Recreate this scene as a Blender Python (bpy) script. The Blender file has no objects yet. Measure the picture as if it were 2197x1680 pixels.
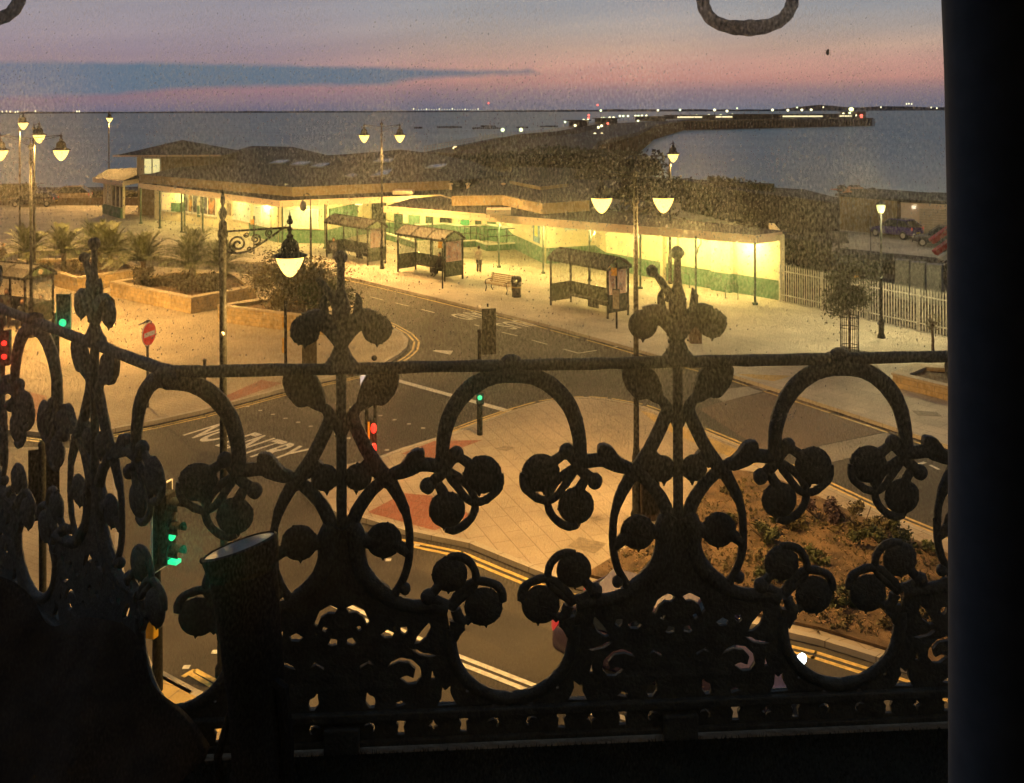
import bpy, bmesh, math, random
from mathutils import Vector, Matrix
from mathutils.bvhtree import BVHTree
PI = math.pi
C = bpy.context.scene.collection
SC = bpy.context.scene
# ---------------------------------------------------------------- camera
FPX, CX, CY, ROLL, H = 2130.0, 1098.5, 236.05, 0.0035, 10.0
cam_d = bpy.data.cameras.new('camera')
cam = bpy.data.objects.new('camera', cam_d); C.objects.link(cam)
cam_d.sensor_width = 36; cam_d.lens = FPX / 2197 * 36
cam_d.shift_y = -(840 - CY) / 2197
cam_d.clip_start = 0.05; cam_d.clip_end = 90000
cam.matrix_world = Matrix(((1, ROLL, 0, 0), (0, 0, -1, 0), (-ROLL, 1, 0, H), (0, 0, 0, 1)))
SC.camera = cam
SC.view_settings.view_transform = 'Standard'; SC.view_settings.look = 'None'
SC.view_settings.exposure = 0.0; SC.view_settings.gamma = 1.0
SC.cycles.max_bounces = 6; SC.cycles.transparent_max_bounces = 16
SC.cycles.caustics_reflective = False; SC.cycles.caustics_refractive = False
SC.cycles.sample_clamp_indirect = 4.0

def rel(px, py):
    dx, dy = px - CX, py - CY
    return dx - ROLL * dy, dy + ROLL * dx
def P(px, py, z=0.0):                 # a sight line met with the level plane z
    x, y = rel(px, py); Y = FPX * (H - z) / y
    return Vector((x / FPX * Y, Y, z))
def Q(px, py, Y):                     # a sight line at the distance Y
    x, y = rel(px, py)
    return Vector((x / FPX * Y, Y, H - y / FPX * Y))
def srgb(r, g, b):
    f = lambda c: (c / 255 / 12.92) if c <= 10.3 else ((c / 255 + .055) / 1.055) ** 2.4
    return (f(r), f(g), f(b), 1)

# ---------------------------------------------------------------- sky at dusk
world = bpy.data.worlds.new('World'); SC.world = world; world.use_nodes = True
wn = world.node_tree.nodes; wl = world.node_tree.links; wn.clear()
def W(t, **k):
    n = wn.new(t)
    for a, b in k.items(): setattr(n, a, b)
    return n
def wmath(op, a, b=None, clamp=False):
    n = W('ShaderNodeMath', operation=op, use_clamp=clamp)
    for i, s in enumerate((a, b)):
        if s is None: continue
        if isinstance(s, (int, float)): n.inputs[i].default_value = s
        else: wl.new(s, n.inputs[i])
    return n.outputs[0]
def wramp(fac, stops, interp='LINEAR'):
    n = W('ShaderNodeValToRGB'); cr = n.color_ramp; cr.interpolation = interp
    while len(cr.elements) > 1: cr.elements.remove(cr.elements[-1])
    for i, (p, c) in enumerate(stops):
        e = cr.elements[0] if i == 0 else cr.elements.new(p)
        e.position = p; e.color = c if not isinstance(c, (int, float)) else (c, c, c, 1)
    wl.new(fac, n.inputs[0]); return n.outputs[0]
tc = W('ShaderNodeTexCoord'); sp = W('ShaderNodeSeparateXYZ'); wl.new(tc.outputs['Generated'], sp.inputs[0])
hor = wmath('SQRT', wmath('ADD', wmath('MULTIPLY', sp.outputs[0], sp.outputs[0]), wmath('MULTIPLY', sp.outputs[1], sp.outputs[1])))
el = wmath('DIVIDE', sp.outputs[2], wmath('MAXIMUM', hor, .001))
az = wmath('ADD', wmath('MULTIPLY', wmath('DIVIDE', sp.outputs[0], wmath('MAXIMUM', hor, .001)), 1.0), .5)   # .5 straight ahead, 0 at -30 degrees
elp = wmath('MULTIPLY', el, 5.0, True)              # 0..1 over 0..0.2
def y2(y): return max(0.0, (236 - y) / FPX * 5)
sky_r = wramp(elp, [(0, srgb(104, 108, 124)), (y2(215), srgb(118, 110, 124)), (y2(196), srgb(138, 116, 124)), (y2(172), srgb(184, 134, 126)), (y2(140), srgb(194, 148, 136)),
                    (y2(105), srgb(186, 157, 142)), (y2(70), srgb(168, 156, 150)), (y2(30), srgb(152, 152, 156)), (y2(-20), srgb(142, 148, 158)), (y2(-120), (.13, .19, .27, 1)), (1, (.14, .21, .27, 1))])
sky_l = wramp(elp, [(0, srgb(100, 100, 122)), (y2(215), srgb(128, 110, 126)), (y2(190), srgb(152, 117, 127)), (y2(150), srgb(152, 130, 138)), (y2(110), srgb(150, 135, 148)),
                    (y2(60), srgb(156, 146, 156)), (y2(0), srgb(154, 150, 160)), (y2(-110), (.15, .18, .25, 1)), (1, (.14, .19, .25, 1))])
mx = W('ShaderNodeMix', data_type='RGBA'); wl.new(wramp(az, [(.22, 0), (.48, .85), (.6, 1)], 'EASE'), mx.inputs[0]); wl.new(sky_l, mx.inputs[6]); wl.new(sky_r, mx.inputs[7])
# soft streaks of high cloud
cmb = W('ShaderNodeCombineXYZ'); wl.new(az, cmb.inputs[0]); wl.new(wmath('ADD', wmath('MULTIPLY', el, 14.0), wmath('MULTIPLY', az, -1.2)), cmb.inputs[1])
nz = W('ShaderNodeTexNoise'); nz.inputs['Scale'].default_value = 3.2; nz.inputs['Detail'].default_value = 5; wl.new(cmb.outputs[0], nz.inputs['Vector'])
st = W('ShaderNodeMix', data_type='RGBA', blend_type='MULTIPLY'); st.inputs[0].default_value = 1; wl.new(mx.outputs[2], st.inputs[6])
wl.new(wramp(nz.outputs[0], [(.3, (.92, .93, .95, 1)), (.7, (1.15, 1.13, 1.08, 1))]), st.inputs[7])
# the long blue-grey cloud bank
def azp(x): return (x - CX) / FPX * .985 + .5
nz2 = W('ShaderNodeTexNoise'); nz2.inputs['Scale'].default_value = 55; nz2.inputs['Detail'].default_value = 4
cm2 = W('ShaderNodeCombineXYZ'); wl.new(az, cm2.inputs[0]); wl.new(wmath('MULTIPLY', el, 2.5), cm2.inputs[1]); wl.new(cm2.outputs[0], nz2.inputs['Vector'])
elw = wmath('ADD', elp, wmath('MULTIPLY', wmath('SUBTRACT', nz2.outputs[0], .5), .022))
top = wramp(az, [(azp(-300), y2(150)), (azp(0), y2(138)), (azp(450), y2(136)), (azp(850), y2(143)), (azp(1000), y2(148)), (azp(1120), y2(148)), (azp(1137), y2(144)), (azp(1165), y2(157)), (azp(1180), y2(190))])
bot = wramp(az, [(azp(-300), y2(225)), (azp(0), y2(215)), (azp(300), y2(204)), (azp(430), y2(191)), (azp(620), y2(186)), (azp(820), y2(184)), (azp(900), y2(170)), (azp(1165), y2(160)), (azp(1180), y2(160))])
m1 = W('ShaderNodeMapRange'); wl.new(wmath('SUBTRACT', top, elw), m1.inputs[0]); m1.inputs[1].default_value = -.006; m1.inputs[2].default_value = .018
m2 = W('ShaderNodeMapRange'); wl.new(wmath('SUBTRACT', elw, bot), m2.inputs[0]); m2.inputs[1].default_value = -.008; m2.inputs[2].default_value = .02
cl = W('ShaderNodeMix', data_type='RGBA'); wl.new(wmath('MULTIPLY', wmath('MULTIPLY', m1.outputs[0], m2.outputs[0], True), .92), cl.inputs[0]); wl.new(st.outputs[2], cl.inputs[6])
wl.new(wramp(az, [(azp(-100), srgb(112, 118, 138)), (azp(350), srgb(84, 112, 132)), (azp(900), srgb(90, 112, 130)), (azp(1165), srgb(112, 112, 124))]), cl.inputs[7])
# overhead the dusk sky falls off to deep blue; below the horizon it is dark
ov = W('ShaderNodeMix', data_type='RGBA'); wl.new(wramp(sp.outputs[2], [(.16, 0), (.45, 1)], 'EASE'), ov.inputs[0]); wl.new(cl.outputs[2], ov.inputs[6]); ov.inputs[7].default_value = (.075, .11, .155, 1)
bk = W('ShaderNodeMix', data_type='RGBA'); wl.new(wramp(wmath('ADD', wmath('MULTIPLY', sp.outputs[1], .5), .5), [(.35, 1), (.6, 0)]), bk.inputs[0]); wl.new(ov.outputs[2], bk.inputs[6]); bk.inputs[7].default_value = (.05, .06, .08, 1)
bg = W('ShaderNodeBackground'); bg.inputs[1].default_value = 1.0; wl.new(bk.outputs[2], bg.inputs[0])
wo = W('ShaderNodeOutputWorld'); wl.new(bg.outputs[0], wo.inputs[0])
sun_d = bpy.data.lights.new('sun', 'SUN'); sun_d.energy = .02; sun_d.angle = math.radians(10); sun_d.color = (1, .6, .45)
sun = bpy.data.objects.new('sun', sun_d); C.objects.link(sun); sun.rotation_euler = (math.radians(-88), 0, math.radians(-8))   # the last afterglow, low over the sea

# ---------------------------------------------------------------- materials
MATS = {}
def mat(name, col, rough=.7, var=.25, scale=6, bump=0.0, bscale=None, metal=0, spec=.5, emit=None, est=0, stretch=None, detail=4, lo=.35, hi=.65):
    if name in MATS: return MATS[name]
    m = bpy.data.materials.new(name); m.use_nodes = True; MATS[name] = m
    n, l = m.node_tree.nodes, m.node_tree.links; b = n['Principled BSDF']
    b.inputs['Roughness'].default_value = rough; b.inputs['Metallic'].default_value = metal
    b.inputs['Specular IOR Level'].default_value = spec
    t = n.new('ShaderNodeTexCoord'); v = t.outputs['Object']
    if stretch:
        mp = n.new('ShaderNodeMapping'); mp.inputs['Scale'].default_value = stretch; l.new(v, mp.inputs[0]); v = mp.outputs[0]
    if var:
        z = n.new('ShaderNodeTexNoise'); z.inputs['Scale'].default_value = scale; z.inputs['Detail'].default_value = detail; l.new(v, z.inputs['Vector'])
        r = n.new('ShaderNodeValToRGB'); l.new(z.outputs[0], r.inputs[0])
        r.color_ramp.elements[0].position = lo; r.color_ramp.elements[1].position = hi
        r.color_ramp.elements[0].color = tuple(c * (1 - var) for c in col[:3]) + (1,)
        r.color_ramp.elements[1].color = tuple(min(1, c * (1 + var)) for c in col[:3]) + (1,)
        l.new(r.outputs[0], b.inputs['Base Color'])
    else: b.inputs['Base Color'].default_value = tuple(col[:3]) + (1,)
    if bump:
        z2 = n.new('ShaderNodeTexNoise'); z2.inputs['Scale'].default_value = bscale or scale * 4; z2.inputs['Detail'].default_value = 5; l.new(v, z2.inputs['Vector'])
        bp = n.new('ShaderNodeBump'); bp.inputs['Strength'].default_value = bump; bp.inputs['Distance'].default_value = .02
        l.new(z2.outputs[0], bp.inputs['Height']); l.new(bp.outputs[0], b.inputs['Normal'])
    if emit:
        b.inputs['Emission Color'].default_value = tuple(emit[:3]) + (1,); b.inputs['Emission Strength'].default_value = est
    return m
def slabs(name, c1, c2, mortar, w, h, rot=0, gap=.012, rough=.8, var=.28, nscale=.45, offs=.5, bump=.3):
    m = mat(name, c1, rough, 0); n, l = m.node_tree.nodes, m.node_tree.links; b = n['Principled BSDF']
    t = n.new('ShaderNodeTexCoord'); mp = n.new('ShaderNodeMapping'); mp.inputs['Rotation'].default_value = (0, 0, rot) if not isinstance(rot, tuple) else rot
    l.new(t.outputs['Object'], mp.inputs[0])
    br = n.new('ShaderNodeTexBrick'); br.inputs['Scale'].default_value = 1; br.inputs['Brick Width'].default_value = w; br.inputs['Row Height'].default_value = h
    br.inputs['Mortar Size'].default_value = gap; br.inputs['Mortar Smooth'].default_value = .2; br.offset = offs
    br.inputs['Color1'].default_value = tuple(c1) + (1,); br.inputs['Color2'].default_value = tuple(c2) + (1,); br.inputs['Mortar'].default_value = tuple(mortar) + (1,)
    l.new(mp.outputs[0], br.inputs['Vector'])
    z = n.new('ShaderNodeTexNoise'); z.inputs['Scale'].default_value = nscale; z.inputs['Detail'].default_value = 8; l.new(t.outputs['Object'], z.inputs['Vector'])
    r = n.new('ShaderNodeValToRGB'); l.new(z.outputs[0], r.inputs[0]); r.color_ramp.elements[0].position = .3; r.color_ramp.elements[1].position = .7
    r.color_ramp.elements[0].color = (1 - var,) * 3 + (1,); r.color_ramp.elements[1].color = (1 + var,) * 3 + (1,)
    x = n.new('ShaderNodeMix'); x.data_type = 'RGBA'; x.blend_type = 'MULTIPLY'; x.inputs[0].default_value = 1
    l.new(br.outputs[0], x.inputs[6]); l.new(r.outputs[0], x.inputs[7]); l.new(x.outputs[2], b.inputs['Base Color'])
    bp = n.new('ShaderNodeBump'); bp.inputs['Strength'].default_value = bump; bp.inputs['Distance'].default_value = .01; bp.invert = True
    l.new(br.outputs['Fac'], bp.inputs['Height']); l.new(bp.outputs[0], b.inputs['Normal'])
    return m
def glow(name, col, est):
    return mat(name, (.05, .05, .05), .4, 0, emit=col, est=est)

ROADDIR = math.atan2(-6.9, 5.6)
ASPHALT = mat('asphalt', (.06, .052, .042), .82, .38, .33, .4, 60, detail=12)
PAVE = slabs('promenade_slabs', (.46, .41, .33), (.41, .37, .3), (.26, .23, .18), .9, .6, -ROADDIR)
PAVE2 = slabs('island_slabs', (.37, .31, .235), (.345, .285, .215), (.2, .16, .115), .9, .45, -ROADDIR + .32, .012)
PLAZA = slabs('plaza_blocks', (.35, .29, .2), (.32, .265, .185), (.23, .19, .13), .4, .2, .5, .01)
TABLE = slabs('brown_block_paving', (.16, .115, .085), (.14, .1, .075), (.1, .075, .055), .2, .1, .6, .006)
RAMP = slabs('grey_sett_band', (.33, .3, .26), (.29, .27, .23), (.2, .18, .15), .2, .1, .6, .008)
TACT = slabs('red_tactile_blocks', (.3, .12, .075), (.27, .105, .065), (.18, .08, .05), .4, .4, .4, .012)
TACY = slabs('buff_tactile_blocks', (.5, .36, .14), (.46, .33, .13), (.3, .22, .1), .4, .4, .4, .012)
KERB = slabs('kerb_stone', (.42, .38, .31), (.37, .33, .27), (.18, .15, .12), .9, 5, -ROADDIR, .012)
SOIL = mat('soil', (.125, .08, .042), .95, .5, 2.2, .9, 25, detail=10)
WLINE = mat('white_road_paint', (.62, .6, .52), .6, .22, 9, detail=8)
YLINE = mat('yellow_road_paint', (.62, .45, .14), .6, .25, 9, detail=8)
SEA = mat('sea_water', (.33, .44, .44), .38, .15, .012, 1.0, .22, spec=.5)
CREAM = mat('cream_render', (.74, .66, .46), .75, .09, 1.4, .1, 30, detail=9)
GREEN = mat('green_render', (.1, .2, .125), .7, .2, 1.6, .1, 30)
FASCIA = mat('cream_fascia', (.76, .6, .44), .6, .09, .7, detail=8)
ROOF = mat('grey_roof_sheet', (.018, .016, .014), .85, .4, 1.3, .4, 12, detail=10)
ROOF2 = mat('slate_roof', (.05, .046, .042), .75, .3, 3, .4, 10, stretch=(1, 1, 4))
DPOST = mat('dark_green_post', (.045, .085, .06), .5, .2, 8)
BLACKM = mat('black_painted_metal', (.014, .015, .014), .6, .3, 12, .15, 60, spec=.25)
DARKM = mat('dark_grey_metal', (.045, .045, .042), .5, .3, 10)
IRON = mat('weathered_cast_iron', (.078, .085, .075), .55, .25, 22, .35, 110, spec=.45, detail=8)
STONE = slabs('sandstone_blocks', (.52, .39, .2), (.44, .32, .16), (.3, .23, .13), .38, .19, (PI / 2, 0, 0), .012, var=.35, nscale=2.5)
COPE = mat('stone_coping', (.45, .37, .26), .85, .2, 2, .2)
LEAF1 = mat('palm_leaf', (.085, .1, .035), .6, .4, 5)
LEAF2 = mat('shrub_leaf', (.07, .085, .03), .65, .5, 4)
LEAF3 = mat('dry_leaf', (.13, .11, .05), .7, .5, 4)
LEAF4 = mat('hedge_leaf', (.085, .075, .045), .8, .5, 3)
BARK = mat('bark', (.12, .09, .06), .9, .4, 10, .6, 30)
WOOD = mat('slat_wood', (.36, .25, .13), .6, .3, 6, stretch=(1, 8, 8))
WHITEP = mat('white_frame', (.75, .73, .66), .5, .06, 4)
GLASSD = mat('dark_glass', (.02, .025, .025), .08, .2, 2, spec=.6)
STEEL = mat('galvanised_steel', (.55, .52, .46), .6, .2, 8)
RUBBER = mat('tyre_rubber', (.015, .015, .015), .85, 0)
GREYM = mat('grey_cabinet', (.16, .16, .155), .6, .12, 2)
def clear(name, fac=.15, rough=.05, tint=(1, 1, 1, 1)):
    m = bpy.data.materials.new(name); m.use_nodes = True; n, l = m.node_tree.nodes, m.node_tree.links
    b = n['Principled BSDF']; b.inputs['Roughness'].default_value = rough; b.inputs['Base Color'].default_value = (.5, .52, .5, 1)
    t = n.new('ShaderNodeBsdfTransparent'); t.inputs[0].default_value = tint; x = n.new('ShaderNodeMixShader'); x.inputs[0].default_value = fac
    l.new(t.outputs[0], x.inputs[1]); l.new(b.outputs[0], x.inputs[2]); l.new(x.outputs[0], n['Material Output'].inputs[0]); return m
PANE = clear('shelter_glass', .18)

# ---------------------------------------------------------------- mesh helpers
class MB:
    def __init__(s): s.v = []; s.f = []; s.mi = []; s.cur = 0
    def face(s, idx): s.f.append(idx); s.mi.append(s.cur)
    def poly(s, pts):
        b = len(s.v); s.v += [tuple(p) for p in pts]; s.face(list(range(b, b + len(pts)))); return s
    def box(s, c, d, rz=0, tilt=None):
        b = len(s.v); ca, sa = math.cos(rz), math.sin(rz)
        for z in (-1, 1):
            for x, y in ((-1, -1), (1, -1), (1, 1), (-1, 1)):
                X, Y, Z = x * d[0] / 2, y * d[1] / 2, z * d[2] / 2
                if tilt: p = tilt @ Vector((X, Y, Z)); X, Y, Z = p
                s.v.append((c[0] + X * ca - Y * sa, c[1] + X * sa + Y * ca, c[2] + Z))
        for f in ((3, 2, 1, 0), (4, 5, 6, 7), (0, 1, 5, 4), (1, 2, 6, 5), (2, 3, 7, 6), (3, 0, 4, 7)): s.face([b + i for i in f])
        return s
    def prism(s, pts, z0, z1):
        a = sum(pts[i][0] * pts[(i + 1) % len(pts)][1] - pts[(i + 1) % len(pts)][0] * pts[i][1] for i in range(len(pts)))
        if a < 0: pts = list(reversed(pts))
        b, n = len(s.v), len(pts)
        Z0 = z0 if isinstance(z0, (list, tuple)) else [z0] * n; Z1 = z1 if isinstance(z1, (list, tuple)) else [z1] * n
        s.v += [(p[0], p[1], Z0[i]) for i, p in enumerate(pts)] + [(p[0], p[1], Z1[i]) for i, p in enumerate(pts)]
        s.face([b + i for i in reversed(range(n))]); s.face([b + n + i for i in range(n)])
        for i in range(n): j = (i + 1) % n; s.face([b + i, b + j, b + n + j, b + n + i])
        return s
    def wall(s, pts, z0, z1, t=.2, closed=False):       # an upright wall along a line
        n = len(pts)
        for i in range(n if closed else n - 1):
            a, c = Vector(pts[i][:2]), Vector(pts[(i + 1) % n][:2]); d = (c - a).normalized(); q = Vector((-d.y, d.x)) * t / 2
            e = d * t * .499
            s.prism([a - e * 0 + q, a - q, c - q + e * 0, c + q], z0, z1)
        return s
    def tube(s, path, r, n=8, flat=1.0, caps=True, ax=None):
        path = [Vector(p) for p in path]; R = r if isinstance(r, (list, tuple)) else [r] * len(path)
        b = len(s.v); prev = None
        for i, p in enumerate(path):
            d = (path[min(i + 1, len(path) - 1)] - path[max(i - 1, 0)]).normalized()
            if ax is not None: u = Vector(ax)
            else:
                if prev is None: u = Vector((0, 0, 1)) if abs(d.z) < .9 else Vector((0, 1, 0))
                else: u = prev
                u = (u - d * u.dot(d)).normalized()
            prev = u; w = d.cross(u).normalized()
            for k in range(n):
                a = 2 * PI * k / n; s.v.append(tuple(p + u * math.cos(a) * R[i] * flat + w * math.sin(a) * R[i]))
        for i in range(len(path) - 1):
            for k in range(n):
                k2 = (k + 1) % n; s.face([b + i * n + k, b + i * n + k2, b + (i + 1) * n + k2, b + (i + 1) * n + k])
        if caps: s.face([b + k for k in reversed(range(n))]); s.face([b + (len(path) - 1) * n + k for k in range(n)])
        return s
    def lathe(s, prof, c=(0, 0, 0), n=16, M=None):
        b = len(s.v); m = len(prof)
        for r, z in prof:
            for k in range(n):
                a = 2 * PI * k / n; p = Vector((max(r, 1e-4) * math.cos(a), max(r, 1e-4) * math.sin(a), z))
                if M: p = M @ p
                s.v.append((c[0] + p.x, c[1] + p.y, c[2] + p.z))
        for i in range(m - 1):
            for k in range(n):
                k2 = (k + 1) % n; s.face([b + i * n + k, b + i * n + k2, b + (i + 1) * n + k2, b + (i + 1) * n + k])
        s.face([b + k for k in reversed(range(n))]); s.face([b + (m - 1) * n + k for k in range(n)])
        return s
    def ball(s, c, r, sc=(1, 1, 1), n=12, m=8, M=None):
        b = len(s.v)
        for i in range(m + 1):
            t = PI * i / m
            for k in range(n):
                a = 2 * PI * k / n; p = Vector((math.sin(t) * math.cos(a) * sc[0], math.sin(t) * math.sin(a) * sc[1], -math.cos(t) * sc[2])) * r
                if M: p = M @ p
                s.v.append((c[0] + p.x, c[1] + p.y, c[2] + p.z))
        for i in range(m):
            for k in range(n):
                k2 = (k + 1) % n; s.face([b + i * n + k, b + i * n + k2, b + (i + 1) * n + k2, b + (i + 1) * n + k])
        return s
    def add(s, vs, fs):
        b = len(s.v); s.v += [tuple(v) for v in vs]
        for f in fs: s.face([b + i for i in f])
        return s
    def build(s, name, m, parent=None, smooth=False, bevel=0, jitter=0, seed=1, weld=False):
        if jitter:
            rr = random.Random(seed); s.v = [(x + rr.uniform(-1, 1) * jitter, y + rr.uniform(-1, 1) * jitter, z + rr.uniform(-1, 1) * jitter) for x, y, z in s.v]
        me = bpy.data.meshes.new(name); me.from_pydata(s.v, [], s.f)
        ms = m if isinstance(m, (list, tuple)) else [m]
        for q in ms: me.materials.append(q)
        if len(ms) > 1: me.polygons.foreach_set('material_index', s.mi)
        me.validate(); bm = bmesh.new(); bm.from_mesh(me)
        bmesh.ops.remove_doubles(bm, verts=bm.verts, dist=1e-5) if weld else None
        bmesh.ops.recalc_face_normals(bm, faces=bm.faces); bm.to_mesh(me); bm.free()
        if smooth:
            for p in me.polygons: p.use_smooth = True
            try: me.set_sharp_from_angle(angle=math.radians(42))
            except Exception: pass
        o = bpy.data.objects.new(name, me); C.objects.link(o)
        if parent: o.parent = parent
        if bevel:
            md = o.modifiers.new('bevel', 'BEVEL'); md.width = bevel; md.segments = 2; md.limit_method = 'ANGLE'
        return o
def thing(name, label, cat, loc=(0, 0, 0), rz=0, group=None):
    o = bpy.data.objects.new(name, None); C.objects.link(o); o.empty_display_size = .2
    o.location = loc; o.rotation_euler = (0, 0, rz); o['label'] = label; o['category'] = cat
    if group: o['group'] = group
    return o
def tag(o, label, cat, group=None, kind=None):
    o['label'] = label; o['category'] = cat
    if group: o['group'] = group
    if kind: o['kind'] = kind
    return o
def struct(o, kind='structure'): o['kind'] = kind; return o
def kids(o): return [c for c in bpy.data.objects if c.parent == o]
def dup(root, loc=None, rz=None, label=None, parent=None):
    r = root.copy(); C.objects.link(r)
    if loc is not None: r.location = loc
    if rz is not None: r.rotation_euler = (0, 0, rz)
    if label: r['label'] = label
    if parent: r.parent = parent
    for ch in kids(root): dup(ch, parent=r)
    return r
def text_at(body, o, xv, yv, m, name, parent=None, off=.0, lift=.0):
    cu = bpy.data.curves.new('t', 'FONT'); cu.body = body; cu.offset = off; cu.space_character = 1.05
    ob = bpy.data.objects.new('t', cu); C.objects.link(ob); dg = bpy.context.evaluated_depsgraph_get()
    me = bpy.data.meshes.new_from_object(ob.evaluated_get(dg)); bpy.data.objects.remove(ob)
    xs = [v.co.x for v in me.vertices]; ys = [v.co.y for v in me.vertices]; x0, x1, y0, y1 = min(xs), max(xs), min(ys), max(ys)
    nrm = Vector(xv).cross(Vector(yv)).normalized()
    for v in me.vertices: v.co = Vector(o) + Vector(xv) * ((v.co.x - x0) / (x1 - x0)) + Vector(yv) * ((v.co.y - y0) / (y1 - y0)) + nrm * lift
    me.materials.append(m); me.name = name; q = bpy.data.objects.new(name, me); C.objects.link(q)
    if parent: q.parent = parent
    return q
def fill2d(loops, thick, bev=0.0):                       # flat casting with holes, from closed outlines
    cu = bpy.data.curves.new('f', 'CURVE'); cu.dimensions = '2D'; cu.fill_mode = 'BOTH'; cu.extrude = thick / 2; cu.bevel_depth = bev
    for lp in loops:
        sp_ = cu.splines.new('POLY'); sp_.points.add(len(lp) - 1); sp_.use_cyclic_u = True
        for i, p in enumerate(lp): sp_.points[i].co = (p[0], p[1], 0, 1)
    ob = bpy.data.objects.new('f', cu); C.objects.link(ob); dg = bpy.context.evaluated_depsgraph_get()
    me = bpy.data.meshes.new_from_object(ob.evaluated_get(dg)); bpy.data.objects.remove(ob)
    vs = [(v.co.x, v.co.z, v.co.y) for v in me.vertices]; fs = [list(p.vertices) for p in me.polygons]
    bpy.data.meshes.remove(me); return vs, fs
def cr(pts, k=6, closed=False):                         # Catmull-Rom through the points
    out = []; n = len(pts)
    for i in range(n if closed else n - 1):
        g = lambda j: pts[j % n] if closed else pts[max(0, min(n - 1, j))]
        a, b, c, d = g(i - 1), g(i), g(i + 1), g(i + 2)
        for q in range(k):
            t = q / k; out.append(tuple(.5 * (2 * b[m] + (c[m] - a[m]) * t + (2 * a[m] - 5 * b[m] + 4 * c[m] - d[m]) * t * t + (3 * b[m] - a[m] - 3 * c[m] + d[m]) * t ** 3) for m in range(len(b))))
    if not closed: out.append(tuple(pts[-1]))
    return out
# ---------------------------------------------------------------- sea, land, roads
RZ = -.12
sea = MB(); xs = [-60000, -3000, -600, -200, 0, 200, 600, 3000, 60000]; ys = [95, 200, 500, 1500, 6000, 60000]
for i in range(len(xs) - 1):
    for j in range(len(ys) - 1): sea.poly([(xs[i], ys[j], -5), (xs[i + 1], ys[j], -5), (xs[i + 1], ys[j + 1], -5), (xs[i], ys[j + 1], -5)])
struct(sea.build('sea', SEA, weld=True))
hills = MB(); rr = random.Random(3)
for (x0, x1, Y, h, st) in ((-5200, 5600, 7600, 13, 90), (2600, 6000, 9500, 48, 120)):
    pts = []; x = x0
    while x <= x1:
        t = (x - x0) / (x1 - x0); pts.append((x, Y, (h * (.75 + .35 * math.sin(t * 19) * math.sin(t * 7 + 1)) + rr.uniform(0, 5)) * min(1, .4 + t * 6) * min(1, (1 - t) * 8 + .2))); x += st
    for a, b in zip(pts, pts[1:]):
        hills.poly([(a[0], Y, -5), (b[0], Y, -5), (b[0], Y + 60, b[2] - 5), (a[0], Y + 60, a[2] - 5)])
        hills.poly([(a[0], Y + 60, a[2] - 5), (b[0], Y + 60, b[2] - 5), (b[0], Y + 900, -5), (a[0], Y + 900, -5)])
struct(hills.build('hills', mat('far_coast', (.025, .035, .05), .9, .2, .003)))
land = [(-260, -30), (120, -30), (120, 98), (60, 100), (46, 104), (37, 114), (36.8, 125), (24, 139), (14.4, 180), (-17, 185), (-30, 150), (-51, 133), (-260, 128)]
struct(MB().prism([Vector(p) for p in land], -5.6, RZ).build('road', ASPHALT))
far_kerb = [(-60, 548), (150, 536), (217, 540), (330, 552), (467, 560), (560, 563), (660, 577), (740, 593), (782, 602), (899, 630), (1032, 662), (1166, 694), (1299, 730), (1419, 764), (1561, 801), (1665, 834), (1798, 877), (1931, 921), (2031, 954), (2250, 1030)]
fk = [P(*p).xy for p in far_kerb]
prom = fk + [Vector((70, 20)), Vector((70, 88)), Vector((30, 84)), Vector((13, 120)), Vector((-17, 120)), Vector((-51, 112)), Vector((-150, 112)), Vector((-150, 70))]
struct(MB().prism(prom, RZ - .2, 0).build('promenade', PAVE))
near_up = [(-40, 600), (160, 556), (300, 570), (480, 582), (560, 592), (640, 615), (700, 640), (780, 672), (832, 695), (862, 712), (876, 728), (872, 745), (858, 758), (822, 779), (765, 797), (697, 812), (607, 834), (493, 864), (430, 881), (330, 903), (233, 922), (150, 935), (60, 925), (-60, 918)]
plz = [P(*p).xy for p in near_up]
struct(MB().prism(plz, RZ - .2, 0).build('plaza_pavement', PLAZA))
isl = [(655, 1034), (690, 1008), (799, 985), (862, 961), (962, 931), (1032, 904), (1099, 881), (1169, 861), (1216, 854), (1258, 852), (1299, 855), (1366, 867), (1432, 891), (1465, 906), (1598, 961), (1655, 986), (1778, 1044), (1898, 1101), (2060, 1168), (2300, 1275), (2300, 1560), (2060, 1466), (1915, 1420), (1758, 1372), (1480, 1308), (1196, 1241), (1092, 1200), (1006, 1165), (872, 1138), (782, 1112), (703, 1094), (668, 1072), (652, 1052)]
isp = [P(*p).xy for p in isl]
struct(MB().prism(isp, RZ - .2, 0).build('traffic_island_pavement', PAVE2))
npv = [(-60, 958), (200, 962), (252, 1000), (262, 1090), (262, 1200), (285, 1330), (328, 1428), (423, 1479), (600, 1560), (1100, 1700), (1500, 1900), (900, 2200), (-800, 2200)]
npp = [P(*p).xy for p in npv]
struct(MB().prism(npp, RZ - .2, 0).build('near_pavement', PLAZA))
soil = [(1255, 1236), (1290, 1215), (1338, 1185), (1400, 1140), (1470, 1085), (1540, 1030), (1580, 1012), (1640, 1020), (1700, 1045), (1790, 1085), (1898, 1136), (2060, 1203), (2300, 1310), (2300, 1530), (2060, 1444), (1915, 1400), (1758, 1352), (1480, 1290)]
sm = MB(); sp2 = [P(*p).xy for p in soil]; cxs = sum(p.x for p in sp2) / len(sp2); cys = sum(p.y for p in sp2) / len(sp2)
sm.prism(sp2, -.05, .06); struct(sm.build('planting_soil', SOIL))
kb = MB()
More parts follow.
